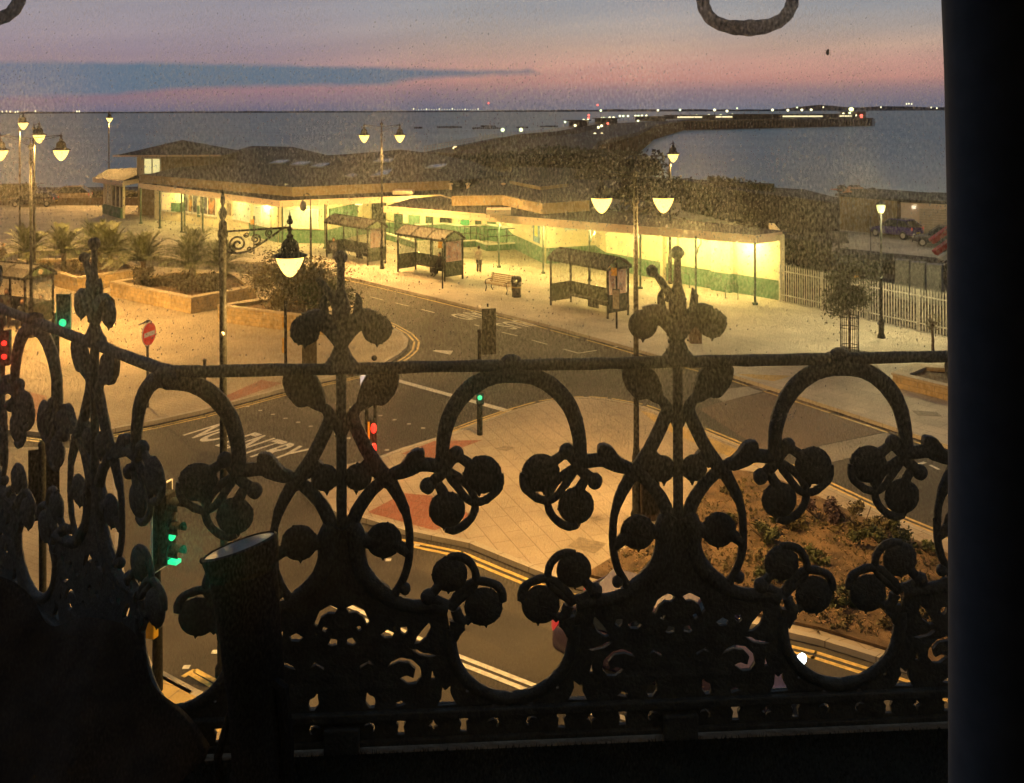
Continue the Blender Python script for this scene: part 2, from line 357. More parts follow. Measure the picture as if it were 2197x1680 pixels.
def kerb(pts, side, closed=False, w=.16, x0=0):
    n = len(pts)
    for i in range(n if closed else n - 1):
        a, b = pts[i], pts[(i + 1) % n]; d = (b - a)
        if d.length < .01: continue
        q = Vector((-d.y, d.x)).normalized() * side
        kb.prism([a - q * .003, b - q * .003, b + q * w, a + q * w], RZ - .1, .004 + .0007 * (i % 3))
kerb(fk, 1); kerb(plz, -1, False); kerb(isp, -1, True)
kerb(npp[:10], -1)
struct(kb.build('kerb_stones', KERB))
# painted markings on the road
def strip(mb, pts, w, off, side, z):
    for a, b in zip(pts, pts[1:]):
        d = b - a
        if d.length < .01: continue
        q = Vector((-d.y, d.x)).normalized() * side; mb.poly([(p.x, p.y, z) for p in (a - q * off, b - q * off, b - q * (off + w), a - q * (off + w))])
ZM = RZ + .008
yl = MB()
for off in (.22, .42): strip(yl, plz[5:16], .09, off, -1, ZM)
for off in (.2, .38): strip(yl, plz[15:23], .09, off, -1, ZM)
for off in (.25, ): strip(yl, fk[7:], .1, off, 1, ZM)
for off in (.22, .42):
    strip(yl, isp[4:14], .08, off, -1, ZM); strip(yl, isp[13:19], .09, off, -1, ZM); strip(yl, isp[20:29], .1, off, -1, ZM)
def pline(mb, pts, w, z=ZM):
    g = [P(*p, RZ).xy for p in pts]; strip(mb, g, w, -w / 2, 1, z)
pline(yl, [(392, 1453), (418, 1438), (455, 1458), (700, 1590)], .1); pline(yl, [(408, 1446), (418, 1452), (520, 1510)], .1, ZM + .001)
pline(yl, [(958, 929), (1100, 878)], .06, ZM + .001)
struct(yl.build('yellow_kerb_lines', YLINE))
wl_ = MB()
pline(wl_, [(836, 812), (1096, 884)], .28)
pline(wl_, [(700, 1278), (966, 1401), (1146, 1471), (1500, 1600), (1900, 1745)], .11); pline(wl_, [(700, 1292), (960, 1414), (1128, 1480), (1500, 1615), (1900, 1762)], .11)
for a, b in (((747, 627), (770, 632)), ((795, 637), (822, 644)), ((848, 650), (877, 657)), ((904, 664), (932, 671)), ((1077, 713), (1110, 721)), ((1141, 730), (1174, 739)), ((1018, 697), (1028, 700)), ((690, 612), (712, 617)),
             ((1995, 998), (2015, 1008))): pline(wl_, [a, b], .1)
pline(wl_, [(1208, 749), (1241, 758), (1280, 752)], .1); pline(wl_, [(1313, 746), (1345, 740)], .1)
pline(wl_, [(1960, 1000), (1985, 992)], .12)
for a, b, n in (((504, 864), (830, 966), 13), ((693, 856), (908, 919), 8), ((895, 1169), (400, 1432), 9), ((770, 1235), (610, 1184), 3)):
    for i in range(n):
        t = i / (n - 1); c = P(a[0] + (b[0] - a[0]) * t, a[1] + (b[1] - a[1]) * t, RZ)
        wl_.poly([(c.x + .09 * math.cos(k * PI / 2 + .8), c.y + .09 * math.sin(k * PI / 2 + .8), ZM) for k in range(4)])
wl_.poly([P(928, 753, ZM), (P(966, 761, ZM)), P(972, 752.5, ZM), P(934, 751, ZM)])
struct(wl_.build('white_road_lines', WLINE))
txt = []
b0, ux = P(1107.5, 686.2, RZ), P(1153.8, 698.5, RZ) - P(1107.5, 686.2, RZ); bx = P(1066, 693, RZ) - P(1107.5, 686.2, RZ) ; bx.z = ux.z = 0
bx = Vector((-ux.y, ux.x, 0)).normalized() * -1 * 1.45
if bx.x > 0: bx = -bx
txt.append(text_at('BUS', b0 + Vector((0, 0, .008)), bx, ux, WLINE, 'road_lettering', off=.012))
s0 = b0 - ux.normalized() * 3.0 - bx * .12
txt.append(text_at('STAND', s0 + Vector((0, 0, .008)), bx * 1.45, ux, WLINE, 'road_lettering', off=.012))
n0 = P(390, 934, RZ); ne = P(578.7, 994.8, RZ) - n0; nu = P(547, 931, RZ) - P(456, 957, RZ); ne.z = nu.z = 0
nu = Vector((-ne.y, ne.x, 0)).normalized() * 1.55
txt.append(text_at('NO ENTRY', n0 + Vector((0, 0, .008)), ne * 1.02, nu, WLINE, 'road_lettering', off=.02))
for t in txt: struct(t)
tb = MB()
tb.poly([P(*p, RZ + .004) for p in ((1500, 878), (1548, 862), (1660, 838), (1720, 858), (1905, 925), (1712, 965), (1655, 975), (1640, 968))]); struct(tb.build('road_table_paving', TABLE))
rp = MB()
rp.poly([P(*p, RZ + .008) for p in ((1705, 968), (1912, 926), (1968, 946), (1784, 992))]); rp.poly([P(*p, RZ + .008) for p in ((1531, 851), (1548, 836), (1655, 822), (1668, 832), (1552, 862))]); struct(rp.build('road_ramp_setts', RAMP))
tr = MB()
for q in (((862, 973), (932, 946), (1035, 944), (919, 987)), ((789, 1099), (866, 1058), (925, 1063), (1016, 1107), (932, 1138)), ((1395, 880), (1300, 858), (1300, 858), (1350, 869))):
    tr.poly([P(*p, .004) for p in q])
tr.poly([P(*p, .004) for p in ((490, 862), (470, 856), (560, 815), (606, 822))]); tr.poly([P(*p, .004) for p in ((60, 840), (100, 850), (100, 900), (50, 905), (40, 860))])
struct(tr.build('red_tactile_paving', TACT))
ty = MB(); ty.poly([P(*p, .004) for p in ((300, 1380), (328, 1438), (420, 1487), (560, 1552), (330, 1600))])
ty.poly([P(*p, .004) for p in ((1372, 880), (1402, 888), (1560, 955), (1640, 990), (1615, 998), (1500, 955), (1420, 918))])
ty.poly([P(*p, .004) for p in ((1580, 802), (1700, 806), (1660, 818), (1620, 812))])
struct(ty.build('buff_tactile_paving', TACY))
cov = MB()
for q in (((1062, 962), (1085, 956), (1108, 961), (1085, 968)), ((1218, 1172), (1243, 1152), (1302, 1166), (1276, 1188)), ((1262, 1112), (1282, 1107), (1300, 1113), (1282, 1120)), ((1955, 880), (2010, 884), (2022, 894), (1970, 892))):
    cov.poly([P(*p, .005) for p in q])
struct(cov.build('manhole_covers', mat('cover_iron', (.2, .16, .11), .7, .3, 8)))

pt = MB(); rr = random.Random(14)
for (px, py, l_, w_, a_) in ((700, 690, 4, 1.6, -.9), (980, 800, 3, 1.4, .3), (560, 960, 2.5, 1.2, .6), (960, 1290, 5, 1.1, -.75), (1240, 800, 3.4, 1.8, -.85), (450, 1250, 3, 1.5, .5), (1650, 1330, 4, 1, -.75), (760, 870, 6, .5, -.7)):
    c = P(px, py, RZ).xy; u = Vector((math.cos(a_), math.sin(a_))) * l_ / 2; v = Vector((-math.sin(a_), math.cos(a_))) * w_ / 2
    pt.poly([(p.x, p.y, RZ + .004) for p in (c - u - v, c + u - v, c + u + v, c - u + v)])
struct(pt.build('road_patches', mat('tar_patch', (.045, .039, .032), .75, .3, 1.2, detail=9)))
gl = MB()
for (px, py) in ((300, 915), (560, 848), (1150, 1218), (820, 1130), (1250, 728), (1000, 659), (1800, 888), (1500, 917), (840, 766)):
    c = P(px, py, RZ); gl.box((c.x, c.y, RZ + .004), (.45, .4, .012), -.85)
struct(gl.build('gully_grates', mat('gully_iron', (.02, .018, .015), .6, .2)))
# ---------------------------------------------------------------- pier and breakwater
pz = 2.0
stem = [(-17, 186), (-17, 189), (-4.4, 289), (10.6, 334), (27.4, 437), (47, 550), (158, 835), (320, 905), (316, 868), (122, 712), (69, 491), (43.6, 347), (21.5, 250), (14.4, 180)]
pier = thing('pier', 'long dark railway and vehicle pier running out over the sea', 'pier', (0, 186, 0))
def local(o, pts): return [Vector(p) - Vector(o.location).xy.to_3d().xy for p in pts]
pp = local(pier, stem)
PDECK = mat('pier_deck_planks', (.12, .09, .065), .9, .4, .6, detail=8)
MB().prism(pp, .9, pz).build('deck', PDECK, pier)
pl = MB(); rr = random.Random(5)
right = [Vector(p) for p in stem[7:]]
for a, b in zip(right, right[1:]):
    L = (b - a).length; n = int(L / 4)
    for i in range(n):
        p = a + (b - a) * (i / n); pl.tube([(p.x + .8, p.y - 186 + .5, -6), (p.x + .8, p.y - 186 + .5, 1)], .35, 6)
o = pl.build('piles', PDECK, pier); o['kind'] = 'stuff'
PSUB = mat('pier_timbers', (.05, .042, .034), .95, .5, .25, detail=9)
sb = MB(); rp_ = [(x - 3.5, y + 2.2) for x, y in stem[7:]] + [(x - 12, y + 10) for x, y in reversed(stem[7:])]
for a, b in zip(stem[7:], stem[8:]):
    A, B = Vector(a), Vector(b); d = (B - A).normalized(); q = Vector((d.y, -d.x)) * -1.6
    if q.x > 0 and abs(q.x) > abs(q.y): q = -q
    q = Vector((-abs(q.x), abs(q.y))); sb.prism([(p.x, p.y - 186) for p in (A + q, B + q, B + q * 4, A + q * 4)], -4.9, .95)
sb.build('substructure', PSUB, pier)
rl = MB()
leftp = [Vector(p) for p in stem[1:7]]
for a, b in zip(leftp, leftp[1:]):
    n = int((b - a).length / 3)
    for i in range(n): p = a + (b - a) * (i / n); rl.box((p.x + .3, p.y - 186, pz + .6), (.12, .12, 1.2))
    for z in (.6, 1.15): rl.tube([(a.x + .3, a.y - 186, pz + z), (b.x + .3, b.y - 186, pz + z)], .05, 4)
o = rl.build('railing', mat('pale_rail', (.5, .4, .28), .7, .1), pier); o['kind'] = 'stuff'
wl3 = MB()
for off in (6, 11): 
    g = [Vector((p[0] + off, p[1] - 186)) for p in stem[1:6]]
    wl3.wall(g, pz, pz + .9, .25)
wl3.build('parapet', PDECK, pier)
shed = MB()
for (px, w, h, Y) in ((1480, 40, 3.2, 800), (1540, 55, 3.0, 815), (1605, 30, 3.6, 820), (1720, 62, 3.4, 850), (1790, 34, 3.2, 860), (1830, 20, 5.5, 875), (1240, 8, 3, 450), (1300, 12, 3, 560), (1395, 20, 3, 680)):
    x = (px - CX) / FPX * Y; MB().box((x, Y - 186, pz + h / 2), (w, 8, h)).box((x, Y - 186, pz + h + .2), (w + 3, 11, .4)).build('pier_building', mat('pier_shed', (.05, .05, .045), .8, .3, .1), pier)
for (px, w, Y) in ((1722, 34, 845), (1738, 10, 845.2), (1480, 20, 795.5), (1545, 20, 810.5), (1812, 12, 856)):
    x = (px - CX) / FPX * Y; MB().box((x, Y - 186, pz + 1.8), (w, .4, 1.2)).build('lit_window', glow('pier_window_glow', (1, .88, .5), 1.3), pier)
def lampdot(px, py, Y, r, m, base_z, grp, label, hgt=None):
    c = Q(px, py, Y); t = thing('pier_lamp', label, 'lamp', (c.x, c.y, base_z), 0, grp)
    MB().tube([(0, 0, 0), (0, 0, c.z - base_z - r * .6)], r * .16, 5).build('pole', DARKM, t)
    MB().lathe([(0, -.9), (.55, -.7), (.9, -.1), (.95, .35), (.6, .7), (0, .9)], (0, 0, c.z - base_z), 8, Matrix.Scale(r, 3)).build('globe', m, t, True)
    return t
GW = glow('white_lamp_glow', (1, .95, .55), 2.2); GG = glow('green_white_glow', (.85, 1, .55), 2.2); GR = glow('red_lamp_glow', (1, .12, .08), 3.5); GY = glow('amber_lamp_glow', (1, .78, .35), 5)
rg1 = [(1440, 785, 470), (1470, 785, 480), (1560, 772, 540), (1588, 772, 550), (1650, 765, 600), (1675, 762, 610), (1692, 760, 620), (1727, 757, 640), (1752, 757, 650), (1793, 747, 680), (1815, 747, 690), (1845, 747, 700), (1893, 747, 720), (1912, 747, 730), (1935, 745, 740), (1963, 745, 750), (1505, 808, 420), (1632, 862, 330), (1677, 862, 335), (1655, 820, 400), (1675, 810, 420), (1670, 712, 760), (2038, 710, 800), (2180, 708, 820), (1910, 778, 560)]
ORD = 'first second third fourth fifth sixth seventh eighth ninth tenth eleventh twelfth thirteenth fourteenth fifteenth sixteenth seventeenth eighteenth nineteenth twentieth twenty-first twenty-second twenty-third twenty-fourth twenty-fifth twenty-sixth'.split()
rg1.sort()
for i, (x, y, Y) in enumerate(rg1):
    near_far = 'over the sea side of the pier' if y < 800 else 'on the near side of the pier'
    lampdot(732.3 + x / 3, y / 3, Y, .0012 * Y * (1.25 if y > 800 else 1.05), GW if i % 4 else GG, pz, 'small white lamps along the pier', ORD[i] + ' white lamp from the left along the long sea pier')
rg3 = sorted([(90, 745), (168, 743), (245, 743), (320, 740), (390, 745), (425, 745), (458, 745), (990, 742), (1035, 733), (285, 715), (350, 697), (578, 708), (677, 710), (767, 708), (827, 707), (1113, 742), (205, 708), (737, 692), (905, 690), (520, 747), (610, 744), (660, 752), (850, 745), (900, 750), (960, 748), (1075, 728)])
for i, (x, y) in enumerate(rg3):
    lampdot(1464.7 + x / 3, y / 3, 830 + x * .03, 1.0 * (.75 if y < 700 else 1.25), GW if i % 3 else GG, pz, 'small lamps of the pier head', ORD[i] + ' pale lamp from the left over the pier head sheds')
t = lampdot(1464.7 + 1150 / 3, 745 / 3, 868, 1.5, GR, pz, None, 'red navigation lamp at the tip of the pier head'); 
t = lampdot(1464.7 + 1150 / 3, 762 / 3, 866, 1.2, GR, pz, None, 'lower red lamp under the red navigation lamp at the pier tip')
t = lampdot(1464.7 + 1085 / 3, 705 / 3, 872, 2.3, glow('flood_glow', (.95, 1, .4), 3), pz, None, 'big yellow-green floodlight on the mast at the pier end')
for x, y, Y, l in ((1593, 742, 560, 'upper red lamp beside the white pier lamps'), (1590, 760, 558, 'lower red lamp beside the white pier lamps'), (1715, 795, 470, 'red tail lamp glowing halfway along the pier')):
    lampdot(732.3 + x / 3, y / 3, Y, .0012 * Y, GR, pz, None, l)
for x, y, Y, r, m, l in ((903, 928, 262, .75, GY, 'left lamp of the bright pair at the pier entrance'), (938, 930, 262, .75, GY, 'right lamp of the bright pair at the pier entrance'), (735, 958, 205, .6, GY, 'bright amber lamp beside the pier entrance fence'), (777, 955, 225, .3, GW, 'small lamp left of two behind the pier fence'), (805, 947, 226, .3, GW, 'small lamp right of two behind the pier fence')):
    lampdot(732.3 + x / 3, y / 3, Y, r, m, 0 if Y < 190 else 1.9, None, l)
ob_ = thing('dinghy', 'open boat with two bright lamps on the water left of the pier', 'boat', Q(1098, 279, 380).xy.to_3d() + Vector((0, 0, -5)))
MB().prism([(-9, -1.6), (7, -1.8), (10, 0), (7, 1.8), (-9, 1.6)], -.2, 1.4).build('hull', DARKM, ob_)
for dx in (-3.5, 3.5):
    MB().tube([(dx, 0, 1), (dx, 0, 7)], .1, 5).build('mast', DARKM, ob_); MB().ball((dx, 0, 7.4), .75).build('lamp', GG, ob_, True)
for i, (x0, x1, y) in enumerate(((620, 770, 816), (850, 1020, 824), (1130, 1200, 820), (1280, 1390, 814), (470, 520, 820), (900, 990, 811))):
    a, b = Q(732.3 + x0 / 3, y / 3 + 1.5, 1).xy, Q(732.3 + x1 / 3, y / 3, 1).xy; Y = 15 * FPX / (y / 3 + 2 - 236)
    a *= Y; b *= Y; m = MB(); n = 14; rr = random.Random(i)
    for k in range(n):
        p = a + (b - a) * (k / (n - 1)); m.box((p.x - a.x, p.y - a.y, .4 + rr.uniform(0, .5)), (abs(b.x - a.x) / n * rr.uniform(.6, 1.15), 1.5, 1.6))
    o = m.build('sea_defence', mat('wet_timber', (.02, .02, .02), .9, .2)); o.location = (a.x, a.y, -5)
    tag(o, ['dark timber breakwater just left of the lit boat', 'longest dark breakwater, reaching the lit boat', 'short breakwater right of the lit boat', 'breakwater nearest the start of the long pier', 'leftmost short breakwater behind the double street lamp', 'thin far breakwater above the longest one'][i], 'breakwater')
# lights on the far coast
sl = [(465, 707), (590, 706), (680, 707), (808, 706), (880, 698), (940, 706)]
for i in range(26):
    px = 732.3 + (465 + i * 16.6) / 3; c = Q(px, (702 + (i % 3) * 1.2) / 3, 7500); big = i % 5 == 0
    o = MB().lathe([(0, 0), (5, 4), (6, 9), (4, 13), (0, 15)], (0, 0, 0), 6, Matrix.Scale(.9 if big else .45, 3)).build('shore_light', glow('shore_glow', (1, .95, .6), 1.6)); o.location = (c.x, c.y, c.z - 6)
    tag(o, ORD[i] + ' light from the left in the straight lit coast row', 'light', 'lights of the far coast row')
LS = [5, 14, 22, 33, 38, 165, 170, 76]; LR = [1890, 1945, 1950, 1956, 1998, 2010]
for i, (px, py) in enumerate(((5, 240), (14, 239.5), (22, 240), (33, 241), (38, 240), (165, 239.5), (170, 239.5), (76, 239), (1890, 230.5), (1945, 223.5), (1950, 223), (1956, 223.5), (1998, 231), (2010, 232.5))):
    c = Q(px, py, 7450); o = MB().lathe([(0, 0), (5, 4), (6, 9), (4, 13), (0, 15)], (0, 0, 0), 6, Matrix.Scale(1.0, 3)).build('shore_light', glow('shore_glow', (1, .95, .6), 1.6)); o.location = (c.x, c.y, c.z - 6)
    g = (ORD[sorted(LS).index(px)] + ' tiny coast light from the left edge of the view', 'lights of the far coast on the left') if px < 500 else (ORD[sorted(LR).index(px)] + ' faint light from the left on the low far hills at right', 'lights of the far coast on the right')
    tag(o, g[0], 'light', g[1])
for px, py, l in ((1048, 224, 'red light high above the far lit row'), (1282, 228, 'red light above the coast over the pier lamps')):
    c = Q(px, py, 7400); o = MB().lathe([(0, 0), (6, 6), (6, 12), (0, 18)], (0, 0, 0), 6).build('beacon', GR); o.location = c; tag(o, l, 'light')
# ---------------------------------------------------------------- station building
def xy(px, py, z=0): return P(px, py, z).xy
st = thing('station_building', 'long low cream and green station with canopy and posts', 'building', (0, 70, 0))
O70 = Vector((0, 70)); L = lambda p: p - O70
W0, W1, W2, W3, W4 = Vector((14.1, 52.0)), Vector((9.9, 57.0)), Vector((6.0, 62.6)), Vector((2.14, 64.7)), Vector((.24, 71.6))
W2b = Vector((5.6, 66.0))
B3, B2, B1, B0 = Vector((-.5, 76.8)), Vector((-12.2, 80.5)), Vector((-14.1, 74.8)), Vector((-17.7, 75.5))
A1, A2, A3 = Vector((-25.1, 85.0)), Vector((-29.4, 89.3)), Vector((-33.2, 92.5))
E0 = W0 + Vector((.9, 5.5))
wl_main = [L(p) for p in (E0, W0, W1, W2, W2b, W3, W4, B3, B2, B1, B0, A1, A2, A3, A3 + Vector((4, 5)))]
def offs(pts, d):
    out = []
    for i, p in enumerate(pts):
        a = pts[max(i - 1, 0)]; b = pts[min(i + 1, len(pts) - 1)]; t = (b - a).normalized(); out.append(p + Vector((-t.y, t.x)) * d)
    return out
MB().wall(wl_main, 0, 3.4, .3).build('wall', CREAM, st)
gm = L(B0).lerp(L(A1), .45); MB().wall(wl_main[:11] + [gm], 0, 1.02, .33).build('dado', GREEN, st)
# canopy slabs with a deep cream fascia, z 3.05 to 3.5
zc = 3.5
K0, K1 = xy(1676, 498, zc), xy(1620, 505, zc); K2 = xy(824, 442, zc)
back = [Vector((-9.4, 78.0)), Vector((1.5, 76)), Vector((9, 66)), K0 + Vector((7, 6))]
UPF = mat('shaded_fascia', (.34, .26, .16), .8, .25, .6, detail=8)  # cream fascia darkened: the upper roofs' dimmer light is put into the colour
def slab(front, backp, name, z0=3.06, z1=3.5, fas=.05):
    MB().prism([L(p) for p in front + backp], z0 + .05, z1 - .03).build(name, ROOF, st)
    m = MB(); fr = [L(p) for p in front]
    for a, b in zip(fr, fr[1:]):
        d = (b - a).normalized(); q = Vector((d.y, -d.x)) * fas
        ctr = sum(([L(p) for p in backp]), Vector((0, 0))) / len(backp)
        if (ctr - a).dot(q) > 0: q = -q
        m.prism([a + q, b + q, b, a], z0, z1)
        m.prism([a + q * 1.6, b + q * 1.6, b + q * .9, a + q * .9], z1 - .1, z1 + .02)
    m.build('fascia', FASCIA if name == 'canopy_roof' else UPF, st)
slab([K0, K1, K2], [K2 + Vector((1.2, 6)), Vector((-4, 77.5)), Vector((1.2, 75)), Vector((4.2, 67.2)), Vector((6.6, 63.8)), K0 + Vector((.5, .6))], 'canopy_roof')
F0, F1, F2, F3 = xy(298, 393.6, zc), xy(601.6, 432, zc), xy(942, 418.6, zc), xy(967, 426, zc)
zt = .03
slab([F0 + Vector((3.4, 4)), F0, F1, F2, F3, F3 + Vector((3, 4))], [Vector((-5, 84)), Vector((-20, 90)), Vector((-29, 96))], 'canopy_roof', 3.06 + zt, 3.5 + zt)
# upper flat roofs with parapets
zu = 4.25
U1, U2, U3 = xy(301, 375, zu), xy(628, 402, zu), xy(965, 388, zu)
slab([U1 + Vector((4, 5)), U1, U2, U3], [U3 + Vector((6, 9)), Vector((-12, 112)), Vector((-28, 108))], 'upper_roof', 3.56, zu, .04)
R1, R2, R3 = xy(969, 421, 4.2), xy(1079, 419.5, 4.2), xy(1165, 437, 4.2)
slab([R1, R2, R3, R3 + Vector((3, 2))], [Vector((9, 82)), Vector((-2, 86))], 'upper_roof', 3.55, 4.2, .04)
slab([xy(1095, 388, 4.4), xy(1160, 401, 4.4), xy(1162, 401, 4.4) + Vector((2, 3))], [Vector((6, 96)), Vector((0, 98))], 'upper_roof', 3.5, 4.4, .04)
# pitched roofs behind
V = lambda p, q: tuple(Vector(p) - Vector((0, 70, 0)))
e1 = P(301, 376, 4.2); e2 = P(632, 403, 4.2); e3 = P(965, 389, 4.2); e1 += Vector((.3, .4, 0)); e2 += Vector((0, .3, 0)); e3 += Vector((.1, .3, 0))
r = {k: Q(*v) for k, v in dict(a=(440, 345, 100), b=(480, 330, 103), c=(540, 313, 104), d=(627, 315, 104), e=(703, 333, 101), e2=(740, 331, 102), f=(859, 321, 104), g=(919, 328, 104), h=(1010, 345, 102), i=(1160, 402, 92), j=(1060, 392, 90)).items()}
rf = MB(); o7 = Vector((0, 70, 0))
def tri(*k): rf.poly([Vector(p) - o7 for p in k])
tri(e1, e2, r['a']); tri(e2, r['b'], r['a']); tri(e2, r['c'], r['b']); tri(e2, r['d'], r['c']); tri(e2, r['e'], r['d']); tri(e2, e3, r['e2'], r['e']) ; tri(e3, r['f'], r['e2']); tri(e3, r['g'], r['f']); tri(e3, r['h'], r['g']); tri(e3, r['j'], r['h']); tri(r['j'], r['i'], r['h'])
bk = [r[k] + Vector((0, 9, -2.2)) for k in 'abcd'] 
for k, k2 in zip(['a', 'b', 'c', 'd', 'e', 'e2', 'f', 'g', 'h'], ['b', 'c', 'd', 'e', 'e2', 'f', 'g', 'h', 'i']):
    tri(r[k], r[k2], r[k2] + Vector((0, 9, -2.4)), r[k] + Vector((0, 9, -2.4)))
main_roof = rf.build('roof', ROOF2, st)
bvh = BVHTree.FromPolygons([v.co + o7 for v in main_roof.data.vertices], [list(p.vertices) for p in main_roof.data.polygons])
def on_roof(px, py):
    d = (Q(px, py, 1) - Vector((0, 0, H))).normalized(); h = bvh.ray_cast(Vector((0, 0, H)), d)
    return (h[0] if h[0] else Q(px, py, 95))
SKYL = mat('skylight_glass', (.5, .52, .56), .12, .1, 1, spec=.8)
for q in (((579, 353), (594, 347), (622, 346), (607, 353)), ((624, 356), (640, 350), (668, 350), (652, 356.5)), ((667, 360), (690, 353), (708, 353), (692, 361)), ((800, 350), (812, 345), (846, 343), (838, 350)), ((912, 363), (925, 357), (960, 354), (948, 362)),
          ((795, 381), (820, 370), (842, 366), (832, 378)), ((740, 380), (752, 376), (768, 377), (756, 383))):
    ps = [on_roof(*p) for p in q]; m = MB(); b = [p - o7 + Vector((0, -.02, .02)) for p in ps]; t = [p + Vector((0, -.1, .14)) for p in b]
    m.add(b + t, [(4, 5, 6, 7), (0, 1, 5, 4), (1, 2, 6, 5), (2, 3, 7, 6), (3, 0, 4, 7)]).build('skylight', SKYL, st)
# corner pavilion with a low pyramid roof
pc = thing('corner_pavilion', 'low tower with pyramid roof and one lit window', 'building', (Q(388, 340, 98).x, 98, 0))
MB().prism([(-3.3, -2.5), (3.6, -2.5), (3.6, 3.8), (-3.3, 3.8)], 0, 5.75).build('wall', mat('tower_brown_render', (.25, .2, .14), .8, .2, 2), pc)
MB().poly([(-5, -4, 5.8), (5, -4, 5.8), (0, .5, 7.15)]).poly([(5, -4, 5.8), (5, 5, 5.8), (0, .5, 7.15)]).poly([(5, 5, 5.8), (-5, 5, 5.8), (0, .5, 7.15)]).poly([(-5, 5, 5.8), (-5, -4, 5.8), (0, .5, 7.15)]).poly([(-5, -4, 5.79), (-5, 5, 5.79), (5, 5, 5.79), (5, -4, 5.79)]).build('roof', ROOF2, pc)
MB().box((0, -4.03, 5.78), (10.2, .1, .16)).box((-5.05, .5, 5.78), (.1, 9.1, .16)).build('gutter', FASCIA, pc)
fr = MB(); wy = -2.56
for z in (3.95, 5.5): fr.box((-1.9, wy, z), (1.7, .12, .14))
for x in (-2.7, -1.9, -1.1): fr.box((x, wy - .005, 4.7), (.1, .12, 1.6))
wnd = fr.build('window_frame', WHITEP, pc); MB().box((-1.9, wy + .03, 4.7), (1.5, .04, 1.45)).build('pane', glow('tower_window_glow', (1, .85, .35), .9), pc)
MB().box((-3.0, -2.58, 4.7), (.7, .1, 1.9)).build('pilaster', CREAM, pc)
lo_ = MB().prism([(-8.3, -1), (-3.2, -6.5), (-3.2, 2), (-8, 2)], 3.1, 3.55).build('side_fascia', FASCIA, pc)
MB().prism([(-8.2, -1), (-3.2, -6.3), (-3.2, 2), (-8, 2)], 3.56, [3.56, 3.6, 4.4, 4.2]).build('side_roof', ROOF2, pc)
MB().wall([Vector((-7.4, -.4)), Vector((-3.6, -5.2))], 0, 3.1, .2).build('side_wall', CREAM, pc)
m = MB()
for k in range(5): a = Vector((-7.4, -.4)).lerp(Vector((-3.6, -5.2)), .08 + k * .2); m.box((a.x - .12, a.y - .12, 1.9), (.1, .1, 2.1), math.radians(-52))
m.build('mullions', WHITEP, pc)
MB().wall([Vector((-7.25, -.5)), Vector((-3.65, -5.1))], 1.0, 2.9, .28).build('dark_window', GLASSD, pc)
MB().wall([Vector((-7.42, -.5)), Vector((-3.75, -5.3))], 0, .95, .26).build('dado', GREEN, pc)
# posts
post_px = [(302, 480), (343, 490), (390, 498.6), (396, 499.5), (435, 508.6), (606, 541), (697, 533)]
m = []
for p in post_px + [(1070.6, 574), (1165.6, 587), (1265, 603), (1374, 619.6), (1493, 636), (1620, 653.6), (928, 551)]:
    g = L(xy(*p)); MB().tube([(g.x, g.y, 0), (g.x, g.y, 3.2)], .075 if p[0] < 500 else .06, 10).box((g.x, g.y, .06), (.24, .24, .12)).build('canopy_post', DPOST, st, True)
for p in ((1265, 603), (1493, 636)):
    g = L(xy(*p)); d = Vector((.55, .5)) * .6
    MB().tube([(g.x + .08, g.y, 2.3), (g.x + d.x * .4, g.y + d.y * .4, 2.55), (g.x + d.x, g.y + d.y, 2.75), (g.x + d.x, g.y + d.y, 3.2)], .04, 8).build('rain_pipe', DPOST, st, True)
for p in ((1352, 577.5), (1462, 600)):
    g = L(xy(*p)); MB().tube([(g.x, g.y, 0), (g.x, g.y, 3.1)], .06, 8).build('rain_pipe', DPOST, st, True)
# windows, doors, posters and boxes fixed to the walls
def on_wall(a, b, t0, t1, z0, z1, mtl, name, th=.1, parent=st, out=.17):
    a, b = L(a), L(b); p, q = a.lerp(b, t0), a.lerp(b, t1); d = (q - p).normalized(); n = Vector((d.y, -d.x))
    if n.y > 0: n = -n
    c = (p + q) / 2 + n * (out + th / 2 - .02)
    return MB().box((c.x, c.y, (z0 + z1) / 2), ((q - p).length, th, z1 - z0), math.atan2(d.y, d.x)).build(name, mtl, parent)
def window(a, b, t0, t1, z0, z1, pane_m, bars=1):
    w = on_wall(a, b, t0, t1, z0, z1, WHITEP, 'window', .06)
    on_wall(a, b, t0 + (t1 - t0) * .06, t1 - (t1 - t0) * .06, z0 + .07, z1 - .07, pane_m, 'pane', .04, w, .21); w.children and None
    p = [c for c in kids(w)][0]; p.parent = w
    on_wall(a, b, t0 - .01, t1 + .01, z0 - .09, z0 - .001, WHITEP, 'sill', .16, w)
    for k in range(bars): u = t0 + (t1 - t0) * (k + 1) / (bars + 1); on_wall(a, b, u - .004, u + .004, z0 + .05, z1 - .05, WHITEP, 'glazing_bar', .07, w, .225)
SHOPG = mat('shop_window', (.16, .14, .12), .15, .7, 1.1, emit=(.8, .8, .75), est=.06, lo=.42, hi=.58)
FROST = mat('frosted_window', (.42, .5, .44), .3, .1, 1, emit=(.7, .9, .6), est=.12)
window(A1, A2, .02, .5, 1.0, 2.9, SHOPG, 1); window(A1, A2, .56, .98, 1.0, 2.9, SHOPG, 2)
for t0, t1, cc in ((.05, .23, (.2, .09, .04)), (.29, .47, (.04, .045, .06)), (.59, .7, (.05, .07, .1)), (.72, .82, (.3, .16, .03)), (.86, .96, (.03, .04, .06))):
    on_wall(A1, A2, t0, t1, 1.15, 2.6, mat('shop_poster_%d' % int(t0 * 100), cc, .5, .8, 1.5, lo=.45, hi=.55), 'poster', .03, st, .24)
window(B0, A1, .42, .7, 1.15, 2.5, FROST, 0); window(B0, A1, .1, .36, 1.1, 2.5, FROST, 1)
